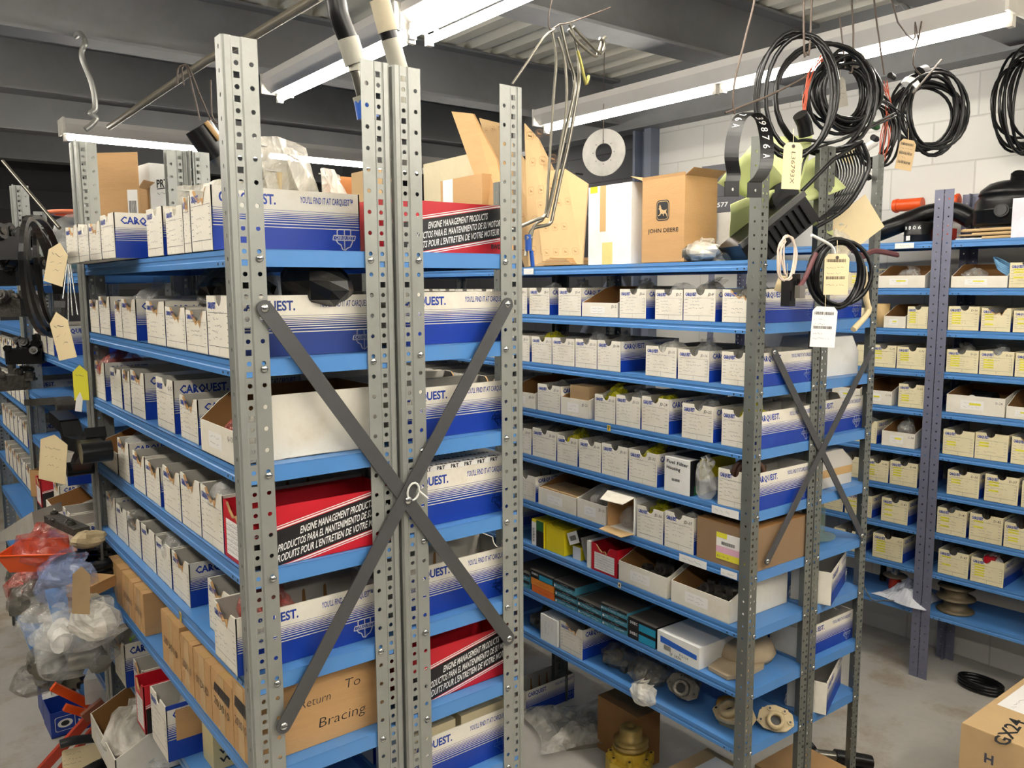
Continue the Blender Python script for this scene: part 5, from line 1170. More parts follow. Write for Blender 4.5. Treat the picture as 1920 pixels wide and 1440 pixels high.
tagcard(1704, 262, .058, .098, .02, .2, .16, 'tan tag with a barcode hanging from the right cable coil', bars=7, hole=False, mt=mat('tan_tag', (204, 176, 134), .6))
tagcard(1575, 145, .045, .092, .14, .6, -.25, 'grey paper tag inside the dense cable coil', mt=mat('grey_tag', (176, 172, 160), .6), scr=3, hole=False)
tagcard(1592, 270, .045, .060, .12, .3, .1, 'pale manila tag hanging behind the middle end posts', scr=1)
# rods and wires they hang on
for pts, Y, r, lb in (([(1420, -60), (1400, 60), (1380, 140), (1374, 190), (1378, 214)], -.02, .003, 'brown wire holding the two black strap clamps'), ([(1508, -50), (1508, 95), (1512, 100), (1518, 90), (1524, -50)], .0, .003, 'double wire hook holding the leftmost loop'), ([(1360, 212), (1440, 180), (1500, 150), (1512, 142)], -.02, .003, 'thin brown rod slanting between strap clamps and loops'),
    ([(1574, 30), (1583, 110), (1585, 128)], .11, .0025, 'short wire above the dense coil'), ([(1597, -40), (1600, 60), (1598, 130), (1592, 136)], .1, .003, 'long wire hook holding the dense coil'), ([(1637, -40), (1650, 85), (1658, 140)], .13, .003, 'wire slanting down right of the dense coil'),
    ([(1672, 0), (1712, 75), (1716, 42), (1722, 75), (1728, 40)], .14, .0028, 'looped wire near the bent grey pipe end'), ([(1728, 40), (1722, 72), (1712, 120), (1736, 150)], .13, .0028, 'straight wire just above the right coil'), ([(1765, 112), (1712, 175)], .06, .0034, 'bare rod sticking out of the right coil')):
    q_ = pathY(pts, Y)
    if pts[0][1] < 20: q_ = [Vector((q_[0].x, q_[0].y, 3.2))]+q_
    m = M(); m.tube(q_, r, WIRE, 6, sub=3); o = m.build('hanger_wire'); tag(o, lb, 'wire')
m = M(); p_ = ony(1650, -60, .3); m.tube([Vector((p_.x, p_.y, 3.2))]+pathY([(1672, -12), (1690, 4), (1702, 18), (1712, 34), (1728, 36)], .3), .011, mat('bright_conduit', (176, 176, 170), .3, metal=.5), 12, sub=4); o = m.build('bent_tube'); tag(o, 'grey bent pipe end at the top above the right light', 'tube')
# strap clamps
def strap(pts, Y, w_, label, txt=None):
    c = pathY(pts, Y); c = smoothpath(c, 5); m = M(); d = Vector((math.sin(.45), math.cos(.45), 0))*w_
    d = Vector((.79, -.55, 0)).normalized()*w_
    th = .002
    for a, b in zip(c, c[1:]):
        n_ = (b-a).cross(d).normalized()*th
        m.quad(a, b, b+d, a+d, BLKPAINT); m.quad(a+n_, a+n_+d, b+n_+d, b+n_, BLKPAINT); m.quad(a, a+n_, b+n_, b, BLKPAINT); m.quad(a+d, b+d, b+n_+d, a+n_+d, BLKPAINT)
    e = c[-1]; m.prism([e, e+d, e+d+Vector((0, 0, -.038)), e+Vector((0, 0, -.038))], (0, .003, 0), BLKPAINT)
    p = e+d*.5+Vector((0, -.001, -.02)); m.cyl(p, p+Vector((0, -.001, 0)), .004, BOLT, 10)
    if txt:
        n = len(txt); i0 = 3
        for k, ch in enumerate(txt):
            a = c[i0+2*k]; b = c[i0+2*k+1]; u = d.normalized(); v = (a-b).normalized(); nn = u.cross((b-a).normalized()); nn = nn if nn.dot(CAMP-a) > 0 else -nn
            m.text(ch, a+d*.2+nn*.004, -v if 0 else (b-a).normalized(), u, .018, WHITEINK, width=.011, bold=.01)
    o = m.build('strap_clamp'); tag(o, label, 'strap clamp'); return o
strap([(1392, 212), (1374, 222), (1362, 255), (1358, 295), (1362, 325), (1360, 340)], -.04, .036, 'left black strap clamp bulging left with a drilled lug', '76A')
strap([(1402, 212), (1416, 226), (1424, 262), (1424, 305), (1414, 330), (1403, 342)], -.05, .036, 'right black strap clamp lettered 39876A', '39876A')
# white lath behind
m = M(); p = ony(1580, 305, .2); q = ony(1640, 268, .2); m.tube([p, q], .014, PAPER, 8); o = m.build('white_strip'); tag(o, 'white strip slanting between the middle and right end posts', 'strip')
# V-belts and rods at left
m = M(); m.tube([onx(5, 302, -.20), onx(112, 428, -.12)], .0045, STEEL, 8); o = m.build('hanging_rod'); tag(o, 'steel rod slanting down to the hanging belts at left', 'rod')
for k, (cx, rx, ry, dx) in enumerate(((86, .17, .137, 0), (80, .155, .130, .03), (90, .12, .120, .05), (74, .14, .125, -.03))):
    c = onx(cx, 522, -.15+dx); u = Vector((.35, .93, 0)).normalized(); v = Vector((.0, .0, 1)); n_ = u.cross(v); m = M()
    cen = [c+u*(rx*math.cos(t)*1.0-.045*math.sin(t))+v*ry*math.sin(t)+n_*.004*math.sin(2*t+k) for t in [2*math.pi*q/44 for q in range(44)]]
    L_ = len(cen); vs = []; fs = []
    for i in range(L_):
        d = (cen[(i+1) % L_]-cen[i-1]).normalized(); r_ = d.cross(n_)
        vs += [cen[i]-n_*.0075-r_*.004, cen[i]+n_*.0075-r_*.004, cen[i]+n_*.0045+r_*.005, cen[i]-n_*.0045+r_*.005]
    for i in range(L_):
        j = (i+1) % L_
        for q in range(4): fs.append((i*4+q, i*4+(q+1) % 4, j*4+(q+1) % 4, j*4+q))
    m.add(vs, fs, RUBBER); o = m.build('drive_belt'); tag(o, ['outermost black drive belt hanging at the far left', 'second black drive belt inside the outermost one', 'smallest black drive belt in the hanging bunch', 'black drive belt leaning left in the hanging bunch'][k], 'drive belt', 'black drive belts at the left')
def tagx(px, py, w_, h_, X_, rz, tilt, label, mt=MANILA, **kw):
    c = onx(px, py, max(X_, -.2)); T = Matrix.Translation(c) @ Matrix.Rotation(rz, 4, 'Z') @ Matrix.Rotation(tilt, 4, 'Y'); m = M()
    m.prism([T @ Vector(q) for q in [(-w_/2, 0, -h_), (w_/2, 0, -h_), (w_/2, 0, -.02), (0, 0, 0), (-w_/2, 0, -.02)]], (T.to_3x3() @ Vector((0, .0008, 0))), mt)
    R3 = T.to_3x3(); U = R3 @ Vector((1, 0, 0)); V = R3 @ Vector((0, 0, 1)); N_ = R3 @ Vector((0, -.0006, 0))
    for k in range(kw.get('scr', 3)): m.scrib((T @ Vector((-w_*.3, 0, -h_*(.3+.18*k))))+N_, U, V, w_*.6, .007, PENINK, random.Random(k), .0008)
    o = m.build('paper_tag'); tag(o, label, 'paper tag'); return o
tagx(112, 455, .046, .085, -.17, -.9, .28, 'manila tag hanging inside the black drive belts')
tagx(105, 585, .040, .095, -.19, -.8, -.2, 'manila tag at the bottom of the hanging drive belts')
tagx(149, 684, .040, .10, -.03, -.55, .0, 'yellow tag clipped on the end of the second-shelf post', HILITE, scr=1)
tagx(150, 735, .018, .055, -.04, -.6, .15, 'thin white tag hanging under the yellow one', PAPER, scr=0)
for k in range(5):
    m = M(); m.tube([onx(124+2*k, 495, -.08), onx([104, 118, 128, 136, 146][k], [612, 560, 636, 592, 590][k], -.1)], .0016, BOLT, 6); o = m.build('hanging_wire'); tag(o, '%s of the thin bright wires hanging below the drive belts' % ['leftmost', 'second', 'longest', 'fourth', 'rightmost'][k], 'wire', 'thin bright wires below the belts')
# harness hung on the middle end post
c = ony(1570, 515, -.10)
tg = M()
coil('wire_harness', 'black looped harness with tags hung on the middle end post', c, .080, .105, 5, .0062, RUBBER, -.5, .013, 21)
wires([(1522, 441), (1558, 460), (1565, 475)], -.12, .0042, WHITE2, 'white bent hook above the black looped harness', 1, 3, name='wire_hook', cat='wire hook')
wires([(1530, 475), (1510, 520), (1498, 540)], -.10, .007, mat('maroon_loom', (84, 34, 40), .5), 'maroon branch on the left of the black harness', 1, 3)
wires([(1590, 460), (1615, 480), (1640, 470), (1680, 478)], -.08, .006, mat('maroon_loom', (84, 34, 40), .5), 'brown branch reaching right from the black harness', 3, 3, 4)
m = M(); p = ony(1500, 545, -.10); m.box(p.x-.012, p.x+.012, p.y-.008, p.y+.008, p.z-.02, p.z+.014, mat('grey_plug', (108, 104, 98), .5)); o = m.build('connector'); tag(o, 'grey connector at the end of the maroon branch', 'connector')
wires([(1612, 560), (1618, 520), (1612, 490)], -.11, .006, RUBBER, 'black branch hanging at the right of the looped harness', 2, 3, 2)
wires([(1620, 500), (1624, 560), (1628, 585), (1600, 618)], -.09, .009, MANILA, 'flat tan strap hanging right of the looped harness', 1, 3, name='strap', cat='strap')
tagcard(1570, 476, .070, .112, -.115, .15, .0, 'manila tag with small print inside the looped harness', bars=5)
tagcard(1548, 575, .068, .110, -.13, .1, .05, 'white printed paper tag hanging lowest under the harness', mt=PAPER, bars=6, hole=False)
wires([(1470, 452), (1460, 470), (1464, 520), (1480, 520), (1492, 480), (1484, 450), (1472, 448), (1466, 480), (1472, 515)], -.08, .0026, mat('pinkish_wire', (206, 190, 176), .5), 'bundle of thin pale wire hung on the nearest end post', 3, 4, 4, 4)
for (x, y, w2, h2, mt, lb) in ((1478, 550, .020, .034, BLKPLASTIC, 'large black connector under the pale wire bundle'), (1489, 525, .012, .016, BLKPLASTIC, 'small black connector beside the pale wire bundle')):
    p = ony(x, y, -.08); m = M(); m.box(-w2, w2, -.012, .012, -h2, h2, mt); m.box(-w2*.7, w2*.7, -.014, -.012, -h2*.6, h2*.2, RUBBER); o = m.build('connector', loc=p, rz=.2); tag(o, lb, 'connector')
tagcard(1478, 520, .055, .045, -.06, .2, .3, 'small tan tag behind the large black connector', scr=0, hole=False)

# ------------------------------------------------------------------ bags and loose parts in the bins
GB = 'clear bags sticking out of bins'
def binbag(fr, t, z, h, mt, label, seed, s=1., d=.07, right=False):
    return bag(fr, t, d, z+h*.45, .085*s, .10*s, h*.75*s, label, mt, right=right, seed=seed, group=None, flap=(seed % 3 != 0))
for i, (si, t, code, mt) in enumerate([(1, .068, 'JD-9', BAGG), (1, .218, 'JD-8', BAGG), (1, .341, 'JD-7', BAG), (1, .50, 'JD-6', BAGG), (1, .82, 'JD-4', BAGG), (1, .995, 'JD-3', BAG),
        (2, .066, 'JD-18', BAGG), (2, .235, 'JD-16', BAG), (2, .37, 'JD-15', BAGT), (2, .61, 'JD-14', BAGG), (2, .73, 'JD-13', BAG), (2, .98, 'JD-11', BAGY),
        (3, .064, 'JD-26', BAGY), (3, .214, 'JD-25', BAG), (3, .39, 'JD-24', BAGY), (3, .515, 'JD-23', BAG), (3, .63, 'JD-22', BAGY), (3, .94, 'JD-20', BAGG),
        (4, .443, 'JD-32', BAGY), (4, .577, 'JD-31', BAGG), (4, .705, 'JD-30', BAG), (4, .83, 'JD-29', BAGY), (4, .965, 'JD-28', BAGG),
        (5, .28, 'JD-37', BAGT), (5, .407, 'JD-36', BAGY), (5, .69, 'JD-35', BAG)]):
    nm = {BAG: 'clear', BAGG: 'smoky', BAGT: 'milky', BAGY: 'yellow'}[mt]
    binbag(FB, t, ZB[si], .10, mt, '%s bag of parts poking out of the bin marked %s' % (nm, code), 40+i)
# brown ribbed pads in JD-34
m = M()
for k in range(4): m.tube([(-.03+.016*k, .03, .03), (-.02+.018*k, .03, .115), (.0+.014*k, .07, .125), (.005+.014*k, .10, .03)], .0075, mat('brown_pad', (86, 60, 48), .5), 8, sub=4)
o = m.build('ribbed_pad'); place(o, FB, .067, 0, ZB[4]+.004); tag(o, 'brown curved pads standing in the bin marked JD-34', 'pads')
bag(FB, .185, .012, ZB[4]+.002, .075, .05, .12, 'clear bag standing on the shelf edge beside the Fuel Filter Housing box', BAG, seed=88)
heap(FB, .19, .115, ZB[6]+.005, .15, .13, .085, 'dark valve casting in the tray nearest the middle rack post', GCAST, seed=5, n=16)
heap(FB, .44, .115, ZB[6]+.005, .15, .13, .075, 'dark valve casting in the tray beside the red bin', GCAST, seed=6, n=12)
# ninth shelf and the floor below
bag(FB, .63, .10, ZB[8]+.002, .14, .15, .085, 'dusty clear bag of round part on the ninth shelf', BAGG, seed=90, inner=CAST, flap=False)
bag(FB, .47, .09, ZB[8]+.002, .15, .16, .10, 'grey bagged housing hanging over the ninth shelf edge', BAGG, seed=91, inner=CAST)
bag(FB, .41, -.01, ZB[8]-.02, .10, .07, .07, 'open milky bag mouth drooping off the ninth shelf edge', BAGT, seed=92)
def pump(name, label, pos, rz, mt, s=1.):
    e = thing(name, pos, rz); m = M(); m.box(-.05*s, .05*s, -.02*s, .05*s, 0, .045*s, mt)
    out = [(-.07, -.005), (-.06, .035), (-.03, .055), (.0, .06), (.035, .05), (.065, .03), (.07, -.01), (.04, -.035), (.0, -.04), (-.045, -.03)]
    m.prism([Vector((a*s, b*s, .045*s)) for a, b in out], (0, 0, .016*s), mt)
    for a, b in ((-.055, .0), (.055, .0), (-.02, .045), (.035, .038)): m.cyl((a*s, b*s, .03*s), (a*s, b*s, .066*s), .010*s, mt, 10); m.cyl((a*s, b*s, .066*s), (a*s, b*s, .0675*s), .0045*s, BLACKINK, 10)
    m.build('casting', e)
    q = M(); q.lathe([(.018*s, .061*s), (.034*s, .061*s), (.034*s, .085*s), (.020*s, .087*s), (.020*s, .062*s)], mt, 22); q.cyl((0, 0, .062*s), (0, 0, .0635*s), .019*s, BLACKINK, 18); q.build('flange', e)
    tag(e, label, 'machine part'); return e
o = pump('pump_housing', 'grey triangular pump flange on the ninth shelf below the long white box', P(FB, .30, .08, ZB[8]+.05), .3, CAST, .8); o.rotation_euler = (1.1, .2, -1.3)
o = pump('pump_housing', 'tan pump housing left of the nearest middle rack post, ninth shelf', P(FB, .10, .09, ZB[8]+.002), -1.4, TANCAST, .95); o.rotation_euler = (.35, -.2, -1.5)
o = pump('pump_housing', 'tan pump housing right of the nearest middle rack post, ninth shelf', P(FB, .04, .20, ZB[8]+.002), 2.2, TANCAST, .8); o.rotation_euler = (.9, .0, -.9)
m = M(); m.tube([(-.06, -.02, .0), (.0, .02, .006), (.05, .0, .0)], .012, mat('ochre_part', (176, 130, 56), .5), 8, sub=3); o = m.build('ochre_gasket', loc=P(FB, .2, .16, ZB[8]+.013)); tag(o, 'ochre flat part behind the triangular pump flange', 'part')
m = M(); out = [(-.10, -.03), (-.04, -.06), (.05, -.055), (.11, -.02), (.10, .05), (.0, .07), (-.09, .05)]; m.prism([Vector((a, b, 0)) for a, b in out], (0, 0, .012), mat('tan_felt', (170, 152, 124), .8)); o = m.build('gasket_pad', loc=P(FB, .12, .12, ZB[7]+.002)); tag(o, 'flat tan pad beside the post on the eighth shelf', 'pad')
m = M(); m.lathe([(0, 0), (.09, 0), (.10, .02), (.085, .05), (.04, .06), (0, .06)], mat('tan_felt', (170, 152, 124), .8), 24); o = m.build('round_pad', loc=P(FB, .17, .21, ZB[7]+.002)); tag(o, 'dome-shaped tan part at the back of the eighth shelf', 'part')
o = add_bin(FB, 1.02, 1.14, .001, .115, 's', None, d=.02, detail=3, label='striped bin on the floor under the middle rack, beside the slim right post', group=G3)
p_ = onz(1082, 1310, 0); o.location = p_+Vector((-.282, .075, .001)); o.rotation_euler = (0, 0, -math.pi/2)
add_bin(FB, 1.16, 1.215, .001, .11, 's', None, d=.20, detail=1, label='striped bin on the floor farther under the middle rack', group=G3) if 0 else None
plain('carton', FB, .72, .17, 0, .22, .12, .22, KDARK, 'brown carton standing on the floor under the middle rack', 'cardboard box')
def sheetbag(name, pos, rz, w_, d_, h_, mt, label, seed):
    rnd = random.Random(seed); n1, n2 = 16, 12; ph = [rnd.uniform(0, 6) for _ in range(6)]; vs = []; fs = []
    for i in range(n1+1):
        for j in range(n2+1):
            u = i/n1-.5; v = j/n2-.5; e_ = max(0, 1-(2*u)**4)*max(0, 1-(2*v)**4)
            z = h_*e_*(.45+.25*math.sin(7*u+ph[0]+3*v)+.2*math.sin(11*v+ph[1]-4*u)+.1*math.sin(23*(u+v)+ph[2]))+rnd.uniform(0, .004)*e_
            vs.append((u*w_*(1+.12*math.sin(5*v+ph[3])), v*d_*(1+.12*math.sin(6*u+ph[4])), max(.001, z)))
    for i in range(n1):
        for j in range(n2): fs.append((i*(n2+1)+j, (i+1)*(n2+1)+j, (i+1)*(n2+1)+j+1, i*(n2+1)+j+1))
    m = M(); m.add(vs, fs, mt); o = m.build(name, loc=pos, rz=rz); tag(o, label, 'plastic sheet'); return o
sheetbag('plastic_bag', onz(1085, 1360, .028)+Vector((0, 0, .003)), -.5, .40, .34, .075, film('dusty_film', (196, 192, 180), .62, rough=.18, bscale=9), 'large crumpled clear bag over a flat part on the floor', 5)
m = M(); m.box(-.12, .12, -.12, .12, 0, .03, mat('dusty_plate', (126, 120, 108), .8)); o = m.build('flat_part', loc=onz(1100, 1372, 0), rz=-.45); tag(o, 'flat grey part under the crumpled clear bag on the floor', 'part')
# yellow water pump with pulley
e = thing('water_pump', onz(1182, 1452, 0), -.6); m = M()
out = [(-.085, -.03), (-.09, .03), (-.06, .06), (-.02, .045), (.02, .06), (.06, .05), (.085, .0), (.06, -.06), (.0, -.075), (-.05, -.065)]
m.prism([Vector((a, b, 0)) for a, b in out], (0, 0, .07), YELCAST); m.prism([Vector((a*.75, b*.75, .07)) for a, b in out], (0, 0, .035), YELCAST)
for a in range(7): x, y = .078*math.cos(a*.9), .06*math.sin(a*.9); m.cyl((x, y, .05), (x, y, .085), .012, YELCAST, 10); m.cyl((x, y, .085), (x, y, .0865), .005, BLACKINK, 8)
m.tube([(.03, -.05, .05), (.05, -.10, .045)], .028, YELCAST, 16); m.build('housing', e)
q = M(); q.lathe([(0, .105), (.03, .105), (.03, .115), (.066, .118), (.062, .126), (.050, .130), (.064, .136), (.066, .142), (.050, .146), (.042, .148), (.042, .185), (.036, .192), (.012, .192), (.012, .186), (0, .186)], mat('worn_yellow_pulley', (164, 138, 76), .45, metal=.3, var=.2, dirt=(96, 84, 66), dscale=14, damt=.8), 30); q.build('pulley', e)
q = M(); q.cyl((.05, -.10, .045), (.053, -.108, .0445), .019, BLACKINK, 16); q.build('outlet', e)
tag(e, 'yellow cast water pump with pulley on the floor under the middle rack', 'water pump')
def flc(m, W_, D, H):
    m.box(-W_*.3, W_*.3, D*.1, D*.9, H, H+.003, PAPER); m.quad((-W_*.28, D*.3, H+.0034), (0, D*.3, H+.0034), (0, D*.45, H+.0034), (-W_*.28, D*.45, H+.0034), HILITE)
plain('carton', FB, .20, -.01, 0, .29, .26, .20, KRAFT2, 'tan carton with a clear taped label on the floor by the nearest post', 'cardboard box', flc)
plain('carton', FB, .11, .34, 0, .20, .24, .17, KRAFT, 'brown carton on the floor between the end posts', 'cardboard box')
# black hitch parts between the end posts
e = thing('tow_hitch', Vector((2.16, .16, 0)), -.5); m = M(); m.box(-.09, .09, -.03, .05, 0, .07, BLKPAINT); m.cyl((-.12, 0, .10), (-.04, .0, .13), .042, BLKPAINT, 20); m.build('body', e)
m = M(); m.cyl((-.04, .0, .12), (.03, -.01, .11), .02, STEEL, 18); m.build('shaft', e)
m = M(); m.tube([(.03, -.01, .11), (.09, -.02, .10), (.16, -.03, .085)], .028, BLKPAINT, 14, sub=3); m.tube([(.06, -.05, .05), (.12, -.06, .04), (.17, -.05, .04)], .022, BLKPAINT, 14, sub=3); m.build('jaw', e)
m = M(); m.tube([(-.1, -.05, .08), (-.02, -.08, .06), (.03, -.09, .055), (.04, -.06, .07)], .007, BLKPAINT, 8, sub=4); m.build('lever', e)
tag(e, 'black hitch with steel shaft on the floor between the end posts', 'hitch')
# large carton lower right
Wc, Dc, Hc = .75, .55, .50
m = M(); m.box(0, Wc, -Dc, 0, 0, Hc, KRAFT2); m.box(.001, Wc, -Dc*.5+.001, -.001, Hc, Hc+.002, KRAFT2); m.box(.001, Wc, -Dc+.001, -Dc*.5-.001, Hc, Hc+.002, KRAFT2)
g_ = onz(1888, 1402, Hc)-Vector((2.045, -.345, 0)); m.text('GX24', (g_.x, g_.y, Hc+.0028), (1, .12, 0), (-.12, 1, 0), .040, BLACKINK, width=.19, bold=.02); m.quad((.20, -.11, Hc+.0026), (.42, -.11, Hc+.0026), (.42, -.02, Hc+.0026), (.20, -.02, Hc+.0026), PAPER)
m.scrib((.21, -.06, Hc+.003), (1, 0, 0), (0, 1, 0), .18, .012, PENINK, random.Random(4), .001)
m.text('H', (-.0008, -.07, .41), (0, -1, 0), (0, 0, 1), .028, PENINK, bold=.03)
o = m.build('carton', loc=(2.045, -.345, 0), rz=-.0); tag(o, 'large tan carton lettered GX24 at the lower right corner', 'cardboard box')
# under and on the low wall rack shelves
m = M()
for k in range(3): m.tube([Vector((3.36+.05*math.cos(t), .12+.09*math.sin(t), .012+.014*k)) for t in [q*2*math.pi/20 for q in range(20)]], .009, RUBBER, 8, closed=True)
o = m.build('cable_coil'); tag(o, 'black cable coil on the floor behind the large carton', 'cable coil')
m = M(); m.lathe([(0, 0), (.075, 0), (.08, .004), (.066, .012), (.05, .02), (.048, .05), (.066, .056), (.082, .062), (.082, .066), (.055, .072), (.048, .08), (.048, .105), (.07, .112), (.078, .116), (0, .116)], mat('rusty_wheel', (112, 100, 78), .6, metal=.4, var=.2), 32); o = m.build('flanged_wheel', loc=P(FC, -.11, .10, ZC[9]+.001)); tag(o, 'double flanged metal wheel on the lowest wall rack shelf', 'wheel')
e = thing('lamp_holder', P(FC, .20, .17, ZC[9]+.001)); m = M(); m.cyl((0, 0, 0), (0, 0, .075), .035, REDPAINT, 18); m.build('base', e)
m = M(); m.lathe([(0, .075), (.062, .078), (.072, .084), (.062, .09), (.03, .094), (0, .094)], mat('tan_plate', (150, 134, 106), .6), 28); m.build('flange', e)
m = M(); m.lathe([(.028, .094), (.026, .12), (.014, .14), (.012, .16), (.004, .19), (0, .19)], BOLT, 18); m.build('spindle', e)
e.scale = (.8,)*3; tag(e, 'rusty flanged spindle on a red base, lowest wall rack shelf', 'spindle')
m = M(); m.lathe([(.018, 0), (.018, .03), (.015, .031), (.015, .09), (.02, .092), (.02, .155), (0, .155)], BLKPAINT, 14); m.lathe([(.0205, .10), (.0205, .135), (.019, .136)], MANILA, 14); o = m.build('black_strut', loc=P(FC, .23, .24, ZC[9]+.14)) if 0 else m.build('black_strut', loc=P(FC, .29, .24, ZC[9]+.001)); tag(o, 'black strut with a tan band behind the rusty spindle', 'strut')
sheetbag('plastic_bag', P(FC, .10, .10, ZC[9]+.003), -1.6, .24, .22, .09, mat('bluish_white_plastic', (212, 216, 226), .35), 'white plastic sheet bunched on the lowest wall rack shelf', 8)
m = M(); m.tube([P(FC, .28, -.01, ZC[9]+.06), P(FC, .22, -.03, ZC[9]-.01), P(FC, .16, -.02, ZC[9]+.0), P(FC, .10, .0, ZC[9]+.01)], .003, STEEL, 6, sub=4); o = m.build('wire_loop'); tag(o, 'thin wire looping off the lowest wall rack shelf', 'wire')
for i, (si, t, mt, lb) in enumerate([(1, -.12, BAG, 'clear bag bulging over the wide tray right of the paired posts'), (1, .16, BAG, 'clear bag bulging over the tray left of the paired posts'), (5, .14, BAG, 'clear bag of dark parts in the C-38 tray'), (5, .30, BAG, 'clear bag over the bin beside the C-38 tray'),
        (6, .11, BAGG, 'smoky bag in the bin marked D-44'), (7, .14, BAGG, 'smoky bag in the bin marked C-45'), (7, -.10, BAG, 'clear bag in the bin marked D-41'), (3, -.24, BAG, 'clear bag in the bin marked D-21'), (8, -.26, BAGT, 'white bag with a red part, lowest row of wall rack bins'), (8, -.12, BAGG, 'smoky bag in the bin marked D-47'), (7, .32, BAG, 'clear bag two bins left of the paired posts, eighth shelf'), (3, -.11, BAGG, 'smoky bag in the bin marked D-20')]):
    binbag(FC, t, ZC[si], .07 if si in (1,) else .10, mt, lb, 120+i, 1.1 if si == 1 else 1.)
m = M(); m.box(-.03, .03, -.02, .02, 0, .03, REDCARD); o = m.build('red_part', loc=P(FC, -.26, .06, ZC[8]+.085)); tag(o, 'small red part in the lowest row of wall rack bins', 'part')
m = M()
for k in range(5): m.tube([P(FC, -.245+.045*math.cos(t)+.004*k, .09+.05*math.sin(t), ZC[1]+.06+.010*k+.03*math.cos(t)) for t in [q*2*math.pi/20 for q in range(20)]], .004, mat('blue_hose', (110, 160, 200), .3), 8, closed=True)
o = m.build('hose_coil'); tag(o, 'pale blue coiled hose in the wide tray on the wall rack', 'hose coil')
m = M(); m.lathe([(.0, 0), (.03, 0), (.033, .11), (.031, .11), (.028, .004), (0, .004)], mat('kraft_tube', (190, 160, 110), .6), 22); o = m.build('cardboard_tube', loc=P(FC, .275, .06, ZC[2]+.001)); tag(o, 'tan cardboard tube on the wall rack beside the end post', 'tube')
m = M(); m.tube([P(FC, -.22, .10, ZC[4]+.06), P(FC, -.13, .12, ZC[4]+.06)], .035, RUBBER, 18); m.cyl(P(FC, -.135, .075, ZC[4]+.06), P(FC, -.135, .072, ZC[4]+.06), .018, PAPER, 14); o = m.build('rubber_part'); tag(o, 'black rubber cylinder in the tray marked D-28', 'part')

# bags and parts on the front rack, left aisle
for i, (si, t, h, mt, lb) in enumerate([(1, .23, .08, BAG, 'clear bag crumpled behind the third second-shelf bin'), (1, .74, .10, BAG, 'clear bag peaking over the fifth second-shelf bin'), (2, .12, .06, BAGR, 'pink bag in the tray marked Q-13'), (2, 1.14, .10, BAGR, 'reddish film bag at the far end of the third shelf'),
        (3, .2, .11, BAG, 'clear bag arching out of the bin beside the red one'), (3, .90, .10, BAG, 'shiny clear bag near the far tray on the fourth shelf'), (4, .095, .11, BAGR, 'clear pinkish bag in the nearest fifth-shelf bin'), (4, .61, .10, BAG, 'clear bag in the middle of the fifth-shelf bins'), (4, .89, .10, BAGG, 'smoky bag with a barcode card, fifth shelf'), (4, 1.14, .10, BAG, 'clear bag in the farthest fifth-shelf bin'), (6, .535, .12, BAG, 'clear zip bag with a red seal in the bin with brown patch'), (6, .96, .12, BAGB, 'bluish bag in the bin holding a green marker')]):
    binbag(FA, t, ZA[si], h, mt, lb, 160+i, 1.15)
bag(FA, .90, -.01, .592, .17, .15, .12, 'big milky bag in the brown-lined tray near the bottom', BAGT, seed=181)
bag(FA, .60, -.03, .588, .17, .14, .10, 'clear bag at the bottom edge below the bin with brown patch', BAG, seed=182)
blobs = M(); blob(blobs, 0, 0, .05, .09, .11, .06, BAGG, random.Random(9)); blob(blobs, 0, 0, .045, .08, .10, .05, RUBBER, random.Random(10)); o = blobs.build('black_bundle', loc=P(FA, .40, .15, ZA[1]+.07)); tag(o, 'black part in smoky film on the nearest second-shelf bins', 'part')
blobs = M(); blob(blobs, 0, 0, .04, .07, .10, .05, RUBBER, random.Random(12)); o = blobs.build('black_bundle', loc=P(FA, .10, .19, ZA[1]+.085)); tag(o, 'dark ribbed bundle on the second shelf right of the nearest post', 'part')
heap(FA, .12, .1, ZA[2]+.01, .13, .16, .08, 'dark part under netting in the tray marked Q-13', DCAST, seed=15)
m = M(); m.cyl((0, 0, 0), (.03, -.05, .05), .006, mat('lime_marker', (170, 220, 40), .4), 10); o = m.build('marker', loc=P(FA, 1.0, .02, ZA[6]+.09)); tag(o, 'lime green marker in a bin on the seventh shelf', 'marker')

# clutter of the far racks at the left edge
def L(px, py, X_=-.05): return onx(px, py, max(X_, -.12-.00012*max(0, py-1250)))
bag(FA, 0, 0, 0, .20, .20, .21, 'green hoses in clear film on top of the far left rack', BAG, seed=201, inner=GREENCARD, pos=Vector((.12, 1.84, ZU[0]+.002)))
m = M(); m.lathe([(.08, 0), (.10, 0), (.105, .012), (.08, .012)], mat('orange_rim', (224, 120, 80), .4), 28); o = m.build('orange_ring', loc=(.12, 1.84, ZU[0]+.205)); tag(o, 'orange rim on top of the filmed green hoses', 'ring')
for k, (px, py, X_, s, lb) in enumerate([(18, 452, -.12, 1.3, 'dark bracket cluster highest at the left edge'), (30, 500, -.1, 1.2, 'dark bracket cluster below the highest at the left edge'), (20, 560, -.1, 1.1, 'grey-brown casting cluster left of the drive belts'), (48, 650, -.05, 1., 'dark casting hanging just above the empty blue shelf'), (18, 700, -.1, 1., 'small grey casting at the left edge by the blue shelf')]):
    p = L(px, py, X_); heap(FA, 0, 0, 0, .16*s, .12*s, .13*s, lb, DCAST if k in (2, 4) else BLKPAINT, seed=210+k, n=12, pos=p-Vector((0, 0, .06)), yaw=.4*k)
